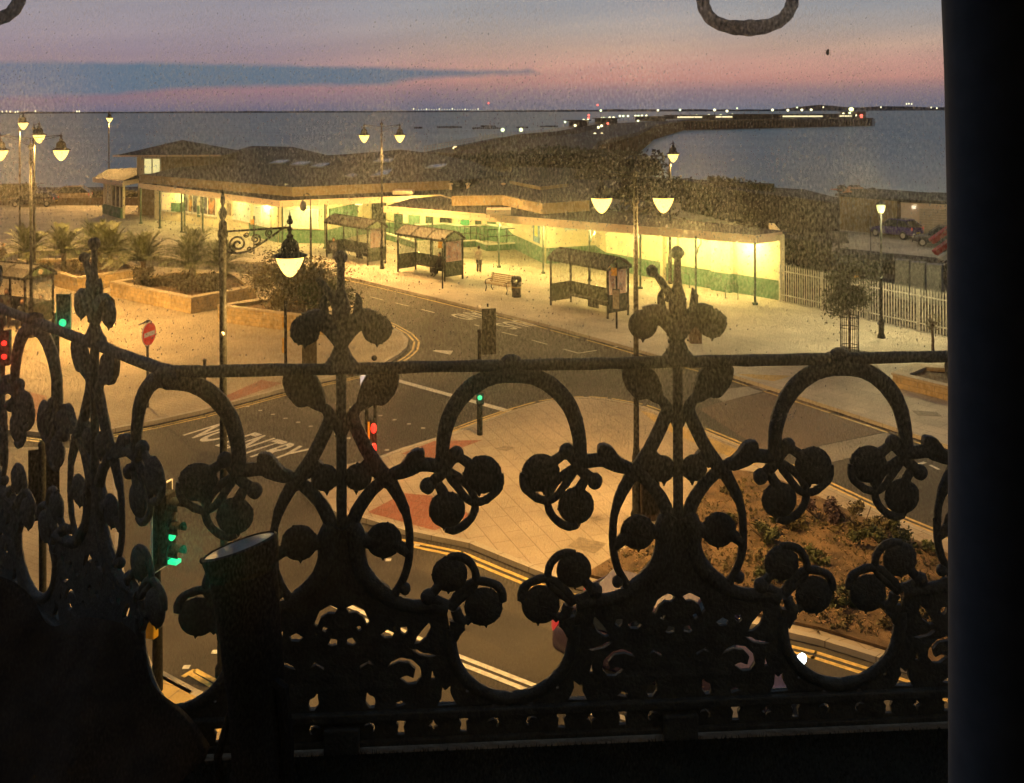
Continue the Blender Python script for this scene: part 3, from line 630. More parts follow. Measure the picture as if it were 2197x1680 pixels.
window(B1, B0, .12, .9, 1.2, 2.6, FROST, 1)
window(A2, A3, .25, .75, .9, 2.6, mat('lit_pane', (.8, .6, .25), .4, .2, emit=(1, .8, .3), est=.5), 0)
on_wall(A2, A3, .1, .4, .9, 1.7, GREEN, 'notice_board', .12); on_wall(A1, A2, .96, 1.06, .9, 1.8, GREEN, 'notice_board', .12); on_wall(A1, A2, .5, .56, .7, 1.7, GREEN, 'notice_board', .12)
on_wall(B0, A1, .75, .82, 1.3, 2.3, mat('brown_plate', (.25, .18, .1), .6, 0), 'plaque', .06)
POST = mat('map_poster', (.1, .24, .36), .5, .35, 1.3); 
on_wall(W3, W4, .1, .3, 1.2, 2.6, POST, 'map_poster', .05); on_wall(W3, W4, .15, .25, 1.6, 2.55, mat('map_land', (.62, .6, .1), .5, .3, 3), 'map_poster_land', .02, st, .205)
on_wall(W3, W2b, .35, .6, 2.1, 2.7, FROST, 'window', .06); on_wall(W1, W2, .5, .62, 2.15, 2.7, FROST, 'window', .06)
on_wall(W1, W2, .2, .23, 0, 3.1, CREAM, 'pilaster', .3); on_wall(W0, W1, .46, .66, 0, 3.1, CREAM, 'pilaster', .28); on_wall(W0, W1, .46, .66, 0, 1.03, GREEN, 'pilaster_base', .31)
GLIT = mat('green_lit_panel', (.05, .3, .1), .5, .2, emit=(.2, 1, .3), est=.18)
for t0, t1, mm in ((.06, .12, GREEN), (.16, .2, DPOST), (.24, .3, GLIT), (.36, .44, GLASSD), (.5, .54, DPOST), (.58, .66, GREEN), (.7, .76, DPOST), (.82, .92, GLASSD)):
    on_wall(B3, B2, t0, t1, .3, 2.85, mm, 'door', .08)
on_wall(B2, B1, .2, .95, 1.5, 2.6, GREEN, 'notice_board', .1); on_wall(B3, B2, .26, .29, 1.6, 2.1, WHITEP, 'sign_panel', .03, st, .26)
# ramp walls and steps of the entrance, with dark handrails
rc = MB(); rw = MB()
for pts in ([(1107, 534.7), (1047, 538.5), (1022, 529), (985, 530.5)], [(893, 533), (860, 522), (824, 511.8)]):
    g = [L(xy(*p)) for p in pts]; MB().wall(g, 0, .42, .22).build('ramp_wall', GREEN, st); MB().wall(g, .42, .5, .28).build('ramp_coping', WHITEP, st)
g2 = [L(xy(*p)) for p in ((1100, 523), (1045, 515), (1000, 520), (955, 512), (890, 516))]; rw.wall(g2, .0, 1.15, .2); rc.wall(g2, 1.15, 1.25, .28)
rw.build('ramp_wall', GREEN, st); rc.build('ramp_coping', WHITEP, st)
hr = MB()
for pts, z in (([(1107, 534.7), (1047, 538.5), (1022, 529), (985, 530.5)], .5), ([(893, 533), (860, 522), (824, 511.8)], .5)):
    g = [L(xy(*p)) for p in pts]; hr = MB()
    for zz in (z + .5, z + 1.0): hr.tube([(p.x, p.y, zz) for p in g], .03, 6)
    for a, b in zip(g, g[1:]):
        for k in range(4): p = a.lerp(b, k / 3); hr.tube([(p.x, p.y, z), (p.x, p.y, z + 1)], .028, 6)
    hr.build('ramp_handrail', BLACKM, st)
# roof boxes
for q, h in (((846, 416, 848, 889), .28), ((1050, 458, 1053, 1097), .3)):
    c = L(xy(q[0] + 20, q[1], 3.6)); MB().box((c.x, c.y, 3.75), (1.5, 1.5, h)).build('roof_vent', FASCIA, st)
for px, py in ((704, 405), (815, 407), (1043, 400)):
    c = L(xy(732.3 + px / 3, 1 + (1210) / 3, 3.9)); MB().lathe([(.12, 0), (.12, .4), (.2, .42), (.2, .5), (0, .55)], (c.x, c.y, 3.8), 8).build('vent_pipe', FASCIA, st)
# soffit lights under the canopy
SOFG = glow('soffit_lamp_glow', (1, .9, .45), 3)
def soffit(p, e, z=2.98):
    g = L(p); lp = MB().box((g.x, g.y, z), (.5, .2, .08)).build('soffit_light', SOFG, st)
    d = bpy.data.lights.new('soffit_lamp', 'POINT'); d.energy = e; d.color = (1, .74, .2); d.shadow_soft_size = .18
    o = bpy.data.objects.new('soffit_lamp', d); C.objects.link(o); o.parent = lp; o.location = (g.x, g.y, z - .2)

dcan = (K2 - K1).normalized(); ncan = Vector((-dcan.y, dcan.x)); ncan = ncan if ncan.y > 0 else -ncan
SE = 540
for t in (1.2, 4.2, 7.2, 10.4, 13.6, 17.0, 20.5): soffit(K1 + dcan * t + ncan * .9, SE)
for p in ((-7, 73.5), (-3.5, 73.5), (-8.5, 77.5)): soffit(Vector(p), SE * 1.1)
for p in ((-15.8, 73.6), (-19.6, 76.4), (-23.2, 80.0), (-27.0, 84.2), (-30.6, 88.4), (-11.5, 74.3)): soffit(Vector(p), SE * .8)
# ---------------------------------------------------------------- sheds and walls on the right
CLAD = mat('dark_cladding', (.03, .028, .026), .85, .6, 1.6, .3, 6, detail=10, lo=.42, hi=.6)
dk = thing('platform_building', 'long dark clad building with ivy behind the canopy end', 'building', (24.4, 74, 0)); od = Vector((24.4, 74))
pA, pB, pC = Vector((24.4, 74)), Vector((19.8, 85.6)), Vector((17, 100))
MB().prism([p - od for p in (pA, pB, pC, pC + Vector((.9, 1.9)), pB + Vector((.6, 2)), pA + Vector((.5, 1.8)))], 0, 2.85).build('wall', CLAD, dk)
MB().prism([p - od for p in (pA - Vector((.1, .2)), pB - Vector((.2, .1)), pC - Vector((.2, 0)), pC + Vector((1, 2)), pB + Vector((.7, 2.1)), pA + Vector((.6, 1.9)))], 2.85, 2.97).build('roof', ROOF, dk)
sh = thing('corrugated_shed', 'brown ribbed shed with flat roof facing the sea', 'shed', (27.2, 82.5, 0)); osd = Vector((27.2, 82.5))
s0, s1 = Vector((27.2, 82.5)), Vector((30.2, 78)); RIB = mat('ribbed_sheet', (.3, .22, .1), .6, .3, 1.5, stretch=(4, 4, .6))
MB().prism([p - osd for p in (s0, s1, s1 + Vector((5, 5)), s0 + Vector((5, 5)))], 0, 2.75).build('wall', RIB, sh)
m = MB(); n = 26; d = (s1 - s0)
for i in range(n + 1): p = s0 + d * (i / n) - osd; m.box((p.x - .03, p.y - .03, 1.37), (.09, .06, 2.74), math.atan2(d.y, d.x))
m.build('ribs', RIB, sh); MB().prism([p - osd for p in (s0 - Vector((.4, .1)), s1 + Vector((.2, -.5)), s1 + Vector((5, 5)), s0 + Vector((5, 5)))], 2.76, 2.95).build('roof', ROOF, sh)
gr = thing('garage_building', 'cream garage with wide roller door beside the ribbed shed', 'building', (30.4, 77.7, 0)); og = Vector((30.4, 77.7)); g1 = Vector((37, 73))
MB().prism([p - og for p in (og, g1, g1 + Vector((5, 6)), og + Vector((5, 6)))], 0, 2.7).build('wall', FASCIA, gr)
MB().prism([p - og for p in (og - Vector((.2, .3)), g1 + Vector((.2, -.3)), g1 + Vector((5, 6)), og + Vector((5, 6)))], 2.71, 2.95).build('roof', ROOF, gr)
d = (g1 - og).normalized(); c = d * 4.4 + Vector((d.y, -d.x)) * .05
m = MB(); 
for k in range(12): m.box((c.x, c.y, .1 + k * .19), (6, .06, .17), math.atan2(d.y, d.x))
m.build('roller_door', mat('roller_door', (.55, .46, .32), .5, .1, 2, stretch=(1, 1, 12)), gr)
c = d * 1.0 + Vector((d.y, -d.x)) * .12; MB().box((c.x, c.y, 2.35), (.28, .16, .22), math.atan2(d.y, d.x)).build('wall_lamp', glow('wall_lamp_glow', (1, .85, .6), 1.3), gr)
for px_, Y_, e_ in ((1990, 68, 170), (1850, 74, 170)):
    q = Q(px_, 400, Y_); ld = bpy.data.lights.new('yard_lamp', 'POINT'); ld.energy = e_; ld.color = (1, .74, .4); ld.shadow_soft_size = .15; lo2 = bpy.data.objects.new('yard_lamp', ld); C.objects.link(lo2); lo2.parent = gr; lo2.location = (q.x - 30.4, Y_ - 77.7, 4.2)
rb = MB(); rr = random.Random(8)
for i in range(26): rb.ball((rr.uniform(-1.5, 1.5), rr.uniform(-.6, .6), rr.uniform(.05, .5)), rr.uniform(.15, .4), (1, .8, .6), 8, 5)
o = rb.build('tarpaulin_heap', mat('dark_tarp', (.06, .05, .04), .8, .5, 4), jitter=.05, smooth=True); c = Q(1838, 412, 84); o.location = (c.x, c.y, 2.95); tag(o, 'dark heap of sacking on the ribbed shed roof', 'tarpaulin')
rb = MB()
for i in range(10): rb.box((rr.uniform(-1, 1), rr.uniform(-.5, .5), rr.uniform(.05, .4)), (rr.uniform(.6, 1.3), .5, .1), rr.uniform(0, 3), Matrix.Rotation(rr.uniform(-.4, .4), 3, 'X'))
o = rb.build('orange_boards', mat('orange_boards', (.5, .26, .14), .7, .3, 4)); c = Q(1812, 412, 84); o.location = (c.x, c.y, 2.95); tag(o, 'loose pile of pale orange boards on the shed roof corner', 'boards')
hw = MB(); ha, hb = xy(1671, 590), xy(1918, 578); hh = [P(1700, 585).xy, P(1800, 572).xy, P(1915, 580).xy]
o = MB().wall([Vector((0, 0)), hh[2] - hh[0]], 0, 1.05, .15).build('hoarding', mat('blue_grey_hoarding', (.07, .085, .1), .7, .3, 1.5)); o.location = (hh[0].x, hh[0].y, 0); tag(o, 'low dark blue-grey hoarding behind the palisade fence', 'hoarding')
c = xy(1801, 521); o = MB().box((0, 0, .4), (1.1, .6, .8)).box((0, 0, .82), (1.16, .66, .06)).build('utility_box', GREYM, bevel=.01); o.location = (c.x, c.y, 0); tag(o, 'pale grey box at the corner of the dark building', 'utility box')
# three grey cabinets
yg = MB(); yg.poly([(p.x, p.y, .006) for p in (xy(1673, 646) + Vector((.15, .15)), P(2250, 771).xy + Vector((.1, .1)), Vector((40, 50)), P(2080, 560).xy, P(1800, 532).xy, W0 + Vector((1.4, 6.5)))]); struct(yg.build('yard_ground', mat('yard_dark_brown', (.045, .036, .028), .95, .5, .7, .5, 20, detail=9)))  # dark brown sheet laid over the paving behind the fence
for i, (x, l) in enumerate(((1938, 'left grey cabinet of three behind the palisade fence'), (1971, 'middle grey cabinet of three behind the palisade fence'), (2006, 'right grey cabinet of three behind the palisade fence'))):
    c = xy(x, 641 + i * 6); t = thing('grey_cabinet', l, 'cabinet', (c.x, c.y, 0), -.55, 'grey cabinets behind the fence')
    MB().box((0, 0, 1.0), (.7, .6, 2.0)).box((0, 0, 2.03), (.74, .66, .06)).build('body', GREYM, t, bevel=.01)
    MB().box((0, -.315, 1.0), (.6, .02, 1.85)).build('door', mat('cabinet_door', (.2, .2, .19), .5, .1, 3), t, bevel=.005); MB().box((.28, -.34, 1.0), (.04, .04, .2)).build('handle', BLACKM, t)
# red and white barrier boards at the right
t = thing('barrier_boards', 'tilted red and white boards stacked by the grey cabinets', 'barrier', Vector((*Q(2022, 520, 60).xy, 0)))
for i, (dx, z, mm) in enumerate(((0, 2.45, 'r'), (.25, 1.75, 'r'), (.6, 1.3, 'w'), (.9, .8, 'w'))):
    MB().box((dx, i * .1, z), (1.7, .5, .32), 0, Matrix.Rotation(-.62, 3, 'Y')).build('board', mat('red_board', (.5, .05, .04), .5, .15) if mm == 'r' else WHITEP, t, bevel=.03)
MB().box((.9, .5, 1.0), (1.2, .3, 2.0)).build('stand', DARKM, t)
# palisade fence
fa, fb = xy(1672, 647), P(2250, 772).xy; fl = (fb - fa).length; d = (fb - fa) / fl
t = thing('palisade_fence', 'pale steel palisade fence with pointed pales beside the paving', 'fence', (fa.x, fa.y, 0), math.atan2(d.y, d.x))
m = MB(); n = int(fl / .148); rr = random.Random(2)
for i in range(n):
    x = .1 + i * .148
    if 27 <= i <= 30 and i % 2: continue
    h = 1.88 + rr.uniform(-.012, .012); lean = rr.uniform(-.012, .012)
    m.prism([(x - .028, -.045), (x, -.058), (x + .028, -.045), (x + .022, -.04), (x, -.05), (x - .022, -.04)], .06, h)
    for dx in (-.02, 0, .02): m.add([(x + dx - .012, -.05, h - .01), (x + dx + .012, -.05, h - .01), (x + dx * 2.2 + lean, -.05, h + .13), (x + dx, -.044, h - .01)], [(0, 1, 2), (1, 3, 2), (3, 0, 2)])
o = m.build('pales', STEEL, t)
MB().box((fl / 2, -.01, .4), (fl, .05, .05)).box((fl / 2, -.01, 1.62), (fl, .05, .05)).build('rail', STEEL, t)
for i in range(int(fl / 2.75) + 1): MB().box((i * 2.75, .06, .95), (.1, .1, 1.9)).build('post', STEEL, t)
# stone planters with copings
def planter(name, label, pts, h=.8, soilm=None):
    o = pts[0]; g = [p - o for p in pts]; t = thing(name, label, 'planter', (o.x, o.y, 0)); cx = sum((p for p in g), Vector((0, 0))) / len(g)
    inn = [p + (cx - p).normalized() * .5 for p in g]; inn2 = [p + (cx - p).normalized() * .55 for p in g]; out2 = [p - (cx - p).normalized() * .05 for p in g]
    a = MB(); b = MB(); n = len(g)
    for i in range(n):
        j = (i + 1) % n; a.prism([g[i], g[j], inn[j], inn[i]], 0, h - .08); b.prism([out2[i], out2[j], inn2[j], inn2[i]], h - .079, h)
    a.build('wall', STONE, t); b.build('coping', COPE, t); MB().prism(inn, 0, h - .15).build('soil', SOIL, t)
    return t
PA = [P(410, 638.6, .8).xy, P(550, 613.6, .8).xy, Vector((-15.6, 56.5)), Vector((-19.6, 57.1)), P(237, 603.6, .8).xy]
planter('stone_planter', 'large stone planter of palms left of the bracket lamp', PA)
PB_ = [P(165, 596, .8).xy, P(307, 575, .8).xy, Vector((-24.5, 62.5)), Vector((-31, 62)), P(90, 576, .8).xy]
planter('stone_planter', 'stone planter of palms behind the left bus shelter', PB_)
PC_ = [P(467, 654, .8).xy, P(695, 681, .8).xy, Vector((-9.0, 48.5)), P(567, 638, .8).xy]
planter('stone_planter', 'stone planter with leafy shrub behind the hanging lamp', PC_)
pd = [P(1915, 800, .5).xy, P(2250, 880, .5).xy, P(2250, 800, .5).xy, P(1960, 780, .5).xy]
planter('stone_planter', 'low rough sandstone planter by the right window edge', pd, .5)
# ---------------------------------------------------------------- street lamps
BOWL = glow('sodium_bowl_glow', (1, .68, .16), 3.0); BOWLW = glow('pale_bowl_glow', (1, .98, .3), 2)
def point(parent, loc, e, col, r=.15):
    d = bpy.data.lights.new('lamp_light', 'SPOT' if e > 200 else 'POINT'); d.energy = e; d.color = col; d.shadow_soft_size = r
    if e > 200: d.spot_size = math.radians(166); d.spot_blend = .25
    o = bpy.data.objects.new('lamp_light', d); C.objects.link(o); o.parent = parent; o.location = loc
    if e > 200: point2(parent, loc, min(e * .24, 470), col, r)
def point2(parent, loc, e, col, r):      # the sideways glow of the bowl
    d = bpy.data.lights.new('lamp_glow', 'POINT'); d.energy = e; d.color = col; d.shadow_soft_size = r
    o = bpy.data.objects.new('lamp_glow', d); C.objects.link(o); o.parent = parent; o.location = loc
SOD = (1, .54, .14)
def pole(t, h, r=.07, base=True):
    prof = [(.15, 0), (.15, .12), (.11, .2), (.11, 1.5), (.085, 1.62), (.085, 1.7), (r, 1.75), (r * .8, h - .9), (r * 1.3, h - .88), (r * 1.3, h - .8), (r * .75, h - .75), (r * .7, h - .25), (r * 1.4, h - .22), (r * 1.5, h - .12), (r * .6, h - .05), (r * .3, h + .1), (0, h + .3)]
    MB().lathe(prof, n=14).build('pole', BLACKM, t, True)
def head(t, c, s=1.0, lit=True, e=1500, glowm=None):
    x, y, z = c
    MB().lathe([(.0, .62), (.02, .5), (.05, .46), (.03, .42), (.03, .38), (.07, .34), (.05, .3), (.11, .26), (.15, .2), (.16, .12), (.17, .06), (.3, .0), (.31, -.02), (.24, -.03)], (x, y, z), 16, Matrix.Scale(s, 3)).build('lamp_hood', BLACKM, t, True)
    MB().lathe([(.25, -.03), (.222, -.12), (.168, -.23), (.11, -.32), (.05, -.375), (0, -.39)], (x, y, z), 16, Matrix.Scale(s, 3)).build('lamp_bowl', (glowm or BOWL) if lit else mat('unlit_bowl', (.3, .3, .28), .3, .1), t, True)
    if lit: point(t, (x, y, z - .5 * s), e, SOD if not glowm else (1, .85, .35), .2)
def spiral(cx, cz, r0, r1, a0, turns, n=26, y=0):
    return [(cx + math.cos(a0 + turns * 2 * PI * i / n) * (r0 + (r1 - r0) * i / n), y, cz + math.sin(a0 + turns * 2 * PI * i / n) * (r0 + (r1 - r0) * i / n)) for i in range(n + 1)]
def bracket(t, z, reach, s=1, sgn=1, full=True, sc_=1.0):
    reach = reach / sc_
    m = MB(); X = lambda pts: [(p[0] * sgn * sc_, p[1], p[2]) for p in pts]
    m.tube(X([(0, 0, z), (reach, 0, z + .14 * s)]), .018, 8)
    if full:
        m.tube(X([(.06, 0, z - .62 * s), (.12, 0, z - .7 * s), (.25, 0, z - .74 * s), (.42, 0, z - .68 * s), (.6, 0, z - .5 * s), (.8, 0, z - .25 * s), (reach - .1, 0, z + .08)]), .019, 6)
        m.tube(X(spiral(.27, z - .42 * s, .03, .17, 0, 1.8)), .018, 6); m.tube(X(spiral(.58, z - .25 * s, .02, .1, 2, -1.6)), .016, 6)
        m.tube(X(spiral(.82, z - .05 * s, .015, .07, 1, 1.6)), .014, 6); m.tube(X(spiral(.48, z - .6 * s, .01, .06, 3, 1.5)), .013, 6)
        m.tube(X(spiral(.42, z - .1 * s, .01, .05, 0, -1.5)), .012, 6)
    else:
        m.tube(X([(0, 0, z - .3), (.2, 0, z - .28), (.5, 0, z - .1), (reach, 0, z + .12)]), .014, 6); m.tube(X(spiral(.25, z - .12, .02, .1, 0, 1.5)), .01, 6)
    m.build('bracket', BLACKM, t, True)
def lamp(px, py, h, arms, label, rz=0, z_lamp=None, e=1500, grp=None, full=False, lit=True, Y=None):
    g = xy(px, py) if Y is None else Q(px, 400, Y).xy
    t = thing('street_lamp', label, 'street lamp', (g.x, g.y, 0), rz, grp); pole(t, h)
    for a in arms: bracket(t, z_lamp + .62, abs(a), 1, 1 if a > 0 else -1, full); head(t, (a, 0, z_lamp + .12), 1.3 if g.y > 40 else 1.05, lit, e)
    return t
E1 = 1950
g = Q(479, 800, 17.6)
t = thing('street_lamp', 'black post with scroll bracket and big glowing pendant lamp', 'street lamp', (g.x, g.y, 0), 0)
MB().lathe([(.16, 0), (.16, .15), (.12, .22), (.12, 1.4), (.09, 1.5), (.068, 1.6), (.062, 7.2), (.075, 7.3), (.075, 7.75), (.09, 7.78), (.09, 7.84), (.07, 7.9), (.07, 8.02), (.03, 8.07), (.05, 8.1), (.075, 8.16), (.075, 8.22), (.04, 8.28), (.022, 8.32), (.04, 8.38), (.045, 8.42), (.03, 8.5), (.012, 8.58), (0, 8.66)], n=16).build('pole', BLACKM, t, True)
MB().ball((.01, -.07, 6.07), .035).build('knob', STEEL, t)
bracket(t, 7.86, 1.2, .52, sc_=1.0); head(t, (1.19, 0, 7.44), 1.0, e=E1)
MB().tube([(1.19, 0, 8.0), (1.19, 0, 8.14)], .03, 8).lathe([(.0, .0), (.05, .02), (.06, .06), (.04, .1), (.015, .13), (.012, .2), (0, .26)], (1.19, 0, 7.98), 10).build('finial', BLACKM, t, True)
lamp(1366, 1112, 8.6, (-.83, .68), 'double street lamp on tall post right of the middle bus shelter', z_lamp=7.75, e=E1)
lamp(819.6, 577, 9.3, (-1.1, 1.15), 'double street lamp between the first two bus shelters', z_lamp=8.35, e=5200)
lamp(66, 0, 8.6, (-1.35, 1.35), 'double street lamp rising behind the left bus shelter', z_lamp=8.2, Y=44, e=5200)
lamp(43, 553, 9.6, (.25,), 'slim single street lamp beyond the palms at far left', z_lamp=9.15, e=6000)
lamp(73, 0, 9.2, (.3,), 'single street lamp directly behind the left double lamp', z_lamp=8.6, Y=56, e=6000)
lamp(234, 438.6, 9.9, (.08,), 'lone tall street lamp at the far promenade edge', z_lamp=9.2, e=9000)
lamp(1437, 0, 7.6, (.2,), 'street lamp behind the canopy with only its bright head showing', z_lamp=7.35, Y=57, e=1500)
g = xy(1891, 725); t = thing('street_lamp', 'dark post with pale yellow-green lantern by the palisade fence', 'street lamp', (g.x, g.y, 0))
MB().lathe([(.17, 0), (.17, .1), (.12, .2), (.12, .75), (.08, .85), (.055, .95), (.05, 2.6), (.08, 2.65), (.1, 2.8), (.08, 2.95), (.05, 3.0), (.042, 5.5), (0, 5.52)], n=12).build('pole', BLACKM, t, True)
MB().lathe([(.1, 0), (.16, .12), (.19, .32), (.17, .36)], (0, 0, 5.45), 10).build('lantern', BOWLW, t, True); MB().lathe([(.22, 0), (.2, .05), (.08, .14), (.02, .2), (0, .28)], (0, 0, 5.82), 10).build('lantern_cap', BLACKM, t, True); point(t, (0, -.5, 5.6), 700, (1, .85, .4)); point(t, (.4, .6, 5.6), 900, (1, .8, .35))
g = Q(667, 600, 50); t = thing('street_lamp', 'unlit hooked lamp post behind the shrub', 'street lamp', (g.x, g.y, 0))
MB().lathe([(.12, 0), (.12, .9), (.06, 1.0), (.05, 4.6), (.03, 4.7), (.03, 5.2)], n=10).build('pole', DARKM, t, True)
MB().tube([(0, 0, 5.1), (0, 0, 5.6), (-.06, 0, 5.78), (-.2, 0, 5.85), (-.33, 0, 5.78), (-.38, 0, 5.55)], .03, 8).build('hook', DARKM, t, True); MB().lathe([(.04, .5), (.12, .38), (.18, .2), (.16, .05), (.08, -.05), (0, -.08)], (-.38, 0, 5.02), 12).build('lamp_bowl', mat('unlit_bowl', (.3, .3, .28), .3, .1), t, True)
# ---------------------------------------------------------------- traffic signals and signs
TG = glow('green_signal_glow', (.02, 1, .34), 1.2); TR = glow('red_signal_glow', (1, .02, .012), 3.2); LOFF = mat('dark_lens', (.02, .02, .02), .3, 0)
YB = mat('yellow_box', (.75, .42, .03), .5, .15)
def signal(px, py, Y, face, z, label, lit=None, white=False, h=1.25, w=.52, pole_h=None, side=0.0, polex=0.0, unit=None, pw=.06):
    g = Q(px, py, Y).xy; t = thing('traffic_signal', label, 'traffic signal', (g.x, g.y, 0), face)      # local -y is the face
    ph = pole_h or z + h / 2 + .2
    MB().tube([(polex, .12, 0), (polex, .12, 1.1)], pw * 1.45, 10).tube([(polex, .12, 1.1), (polex, .12, ph)], pw, 10).build('pole', BLACKM, t, True)
    MB().ball((polex, .12, ph + .04), .07).build('pole_cap', BLACKM, t, True)
    MB().box((side, .02, z), (w, .03, h)).build('backboard', BLACKM, t, bevel=.012)
    if white:
        b = MB()
        for s in (-1, 1): b.box((side + s * (w / 2 + .006), .02, z), (.02, .034, h)); b.box((side, .02, z + s * (h / 2 + .006)), (w + .04, .034, .02))
        b.build('backboard_border', WHITEP, t)
    MB().box((side, -.08, z), (.26, .2, h * .86)).build('housing', BLACKM, t, bevel=.02)
    for k, col in enumerate(('red', 'amber', 'green')):
        zz = z + (1 - k) * h * .28
        l = MB().ball((side, -.185, zz), .115, (1, .3, 1)).build('lens', {'green': TG, 'red': TR}[col] if lit == col else LOFF, t, True)
        v = MB(); n = 12
        a = [(side + math.cos(PI * i / n) * .125, -.19, zz + math.sin(PI * i / n) * .125) for i in range(-2, n + 3)]; b = [(x * 1.0, -.4, q) for x, _, q in a]
        for i in range(len(a) - 1): v.poly([a[i], a[i + 1], b[i + 1], b[i]])
        v.build('visor', BLACKM, t)
    if lit: point(t, (side, -.5, z + (-.28 if lit == 'green' else .28) * h), 8 if lit == 'green' else 6, (0, 1, .5) if lit == 'green' else (1, .05, .03), .1)
    if unit:
        uz, ucol, ux = unit
        MB().box((ux, -.02, uz), (.26, .22, .5)).build('crossing_unit', YB if ucol == 'yellow' else BLACKM, t, bevel=.015)
        if ucol in ('red', 'green'):
            for dz in (-.0,): MB().ball((ux, -.14, uz + .1), .09, (1, .3, 1)).build('crossing_lens', TR if ucol == 'red' else TG, t, True)
    return t
# one seen from behind, in the middle
t = signal(1028, 790, 30.7, PI + .15, 3.15, 'traffic signal seen from behind, middle of the road junction', h=1.42, w=.44, side=-.31, polex=0.0, pole_h=3.15)
MB().box((-.31, -.3, 3.9), (.05, .05, .1)).build('hood_fixing', BLACKM, t); MB().ball((.02, .12, 3.95), .07).build('camera_ball', STEEL, t, True)
MB().box((0, .22, 1.15), (.22, .2, .36)).build('crossing_unit', BLACKM, t, bevel=.02); MB().ball((0.02, .33, 1.2), .075, (1, .4, 1)).build('crossing_lens', TG, t, True); point(t, (0, .55, 1.25), 3, (0, 1, .6), .06)
# left green one with two lights
g = Q(136, 674, 30).xy; t = thing('traffic_signal', 'traffic signal showing green beside the left bus shelter', 'traffic signal', (g.x, g.y, 0), -.1)
MB().tube([(-.27, .1, 0), (-.27, .1, 3.9)], .07, 10).tube([(-.42, .15, 0), (-.42, .15, 3.3)], .06, 10).build('pole', BLACKM, t, True)
MB().box((0, .02, 3.85), (.44, .04, 1.25)).build('backboard', BLACKM, t, bevel=.01); m = MB()
for s in (-1, 1): m.box((s * .228, .02, 3.85), (.015, .045, 1.27))
m.box((0, .02, 4.485), (.47, .045, .015)).build('backboard_border', mat('pale_border', (.5, .45, .3), .5, 0), t)
for zz, r in ((3.63, .12), (3.36, .1)): MB().ball((.01, -.06, zz), r, (1, .3, 1)).build('lens', TG, t, True)
point(t, (0, -.4, 3.5), 14, (0, 1, .5), .1)
g = Q(10, 740, 28).xy; t = thing('traffic_signal', 'traffic signal with two red lights at the left edge', 'traffic signal', (g.x, g.y, 0), .1)
MB().tube([(-.1, .1, 0), (-.1, .1, 3.8)], .07, 10).build('pole', BLACKM, t, True); MB().box((0, .02, 3.35), (.3, .2, 1.0)).build('housing', BLACKM, t, bevel=.02)
for zz in (3.5, 3.12): MB().ball((.03, -.12, zz), .075, (1, .3, 1)).build('lens', TR, t, True)
point(t, (0, -.5, 3.3), 12, (1, .04, .03), .1)
signal(95, 1040, 17, PI + .2, 3.62, 'near traffic signal seen from behind through the left railing', h=1.22, w=.5, pole_h=4.3)
g = Q(797, 915, 26.3).xy; t = thing('traffic_signal', 'pair of thin posts with red crossing lights on the traffic island', 'traffic signal', (g.x, g.y, 0), .2)
MB().tube([(-.12, .1, 0), (-.12, .1, 3.3)], .05, 10).tube([(.1, .05, 0), (.1, .05, 3.0)], .045, 10).build('pole', BLACKM, t, True); MB().ball((.08, .0, 3.44), .075).build('pole_cap', BLACKM, t, True)
MB().box((.05, -.05, 2.75), (.3, .3, .95)).build('housing', BLACKM, t, bevel=.02); MB().box((-.22, -.1, 2.82), (.14, .04, .4)).build('white_sign', glow('white_sign_glow', (1, .8, .7), .8), t)
MB().box((.02, -.02, 1.35), (.22, .22, 1.0)).build('crossing_unit', BLACKM, t, bevel=.02); MB().box((-.08, -.15, 1.4), (.05, .03, .8)).build('yellow_edge', YB, t)
for zz in (1.62, 1.1): MB().ball((.05, -.13, zz), .1, (.8, .4, 1.35)).build('crossing_lens', TR, t, True)
point(t, (.1, -.4, 1.4), 5, (1, .04, .03), .08)
# near one, seen from the side, green
g = Q(350, 1300, 17.1).xy; t = signal(350, 1300, 17.1, PI / 2 - .35, 2.85, 'near traffic signal showing green, seen edge on beside the road', lit='green', white=True, h=1.42, w=.5, pole_h=2.6, side=.0)
MB().ball((0, -.2, 2.72), .09, (1, .4, 1)).build('lens', TG, t, True); MB().box((-.18, .1, 1.2), (.14, .2, .38)).build('crossing_unit', YB, t, bevel=.02); MB().box((-.03, -.2, 2.3), (.14, .3, .06)).build('lower_lens', TG, t)
# small posts
g = xy(1392, 1112); t = thing('feeder_pillar', 'dark upright cabinet at the foot of the tall double street lamp', 'cabinet', (g.x, g.y, 0), .1)
MB().box((0, 0, .76), (.46, .36, 1.52)).box((0, 0, 1.55), (.5, .4, .06)).build('body', mat('brown_cabinet', (.05, .035, .025), .6, .3, 3), t, bevel=.012); MB().box((0, -.185, .8), (.38, .012, 1.3)).build('door', BLACKM, t, bevel=.004)
g = xy(320, 874); t = thing('no_entry_sign', 'round red no entry sign with white bar on grey post', 'road sign', (g.x, g.y, 0), math.radians(77))
MB().tube([(0, .05, 0), (0, .05, 2.95)], .04, 10).build('post', DARKM, t, True)
Rx = Matrix.Rotation(PI / 2, 3, 'X')
MB().lathe([(0, -.01), (.4, -.01), (.4, .01), (0, .01)], (0, 0, 2.48), 36, Rx).build('border', mat('sign_white', (.8, .8, .78), .5, .03), t)
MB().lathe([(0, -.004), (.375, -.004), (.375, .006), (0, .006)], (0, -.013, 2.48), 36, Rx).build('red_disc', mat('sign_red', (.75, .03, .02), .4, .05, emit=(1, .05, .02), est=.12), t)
MB().box((0, -.024, 2.48), (.62, .006, .15)).build('white_bar', mat('sign_white', (.8, .8, .78), .5, .03), t)
MB().box((.02, .08, 2.9), (.3, .05, .04)).box((-.3, .08, 2.88), (.3, .03, .03)).build('bracket', DARKM, t)
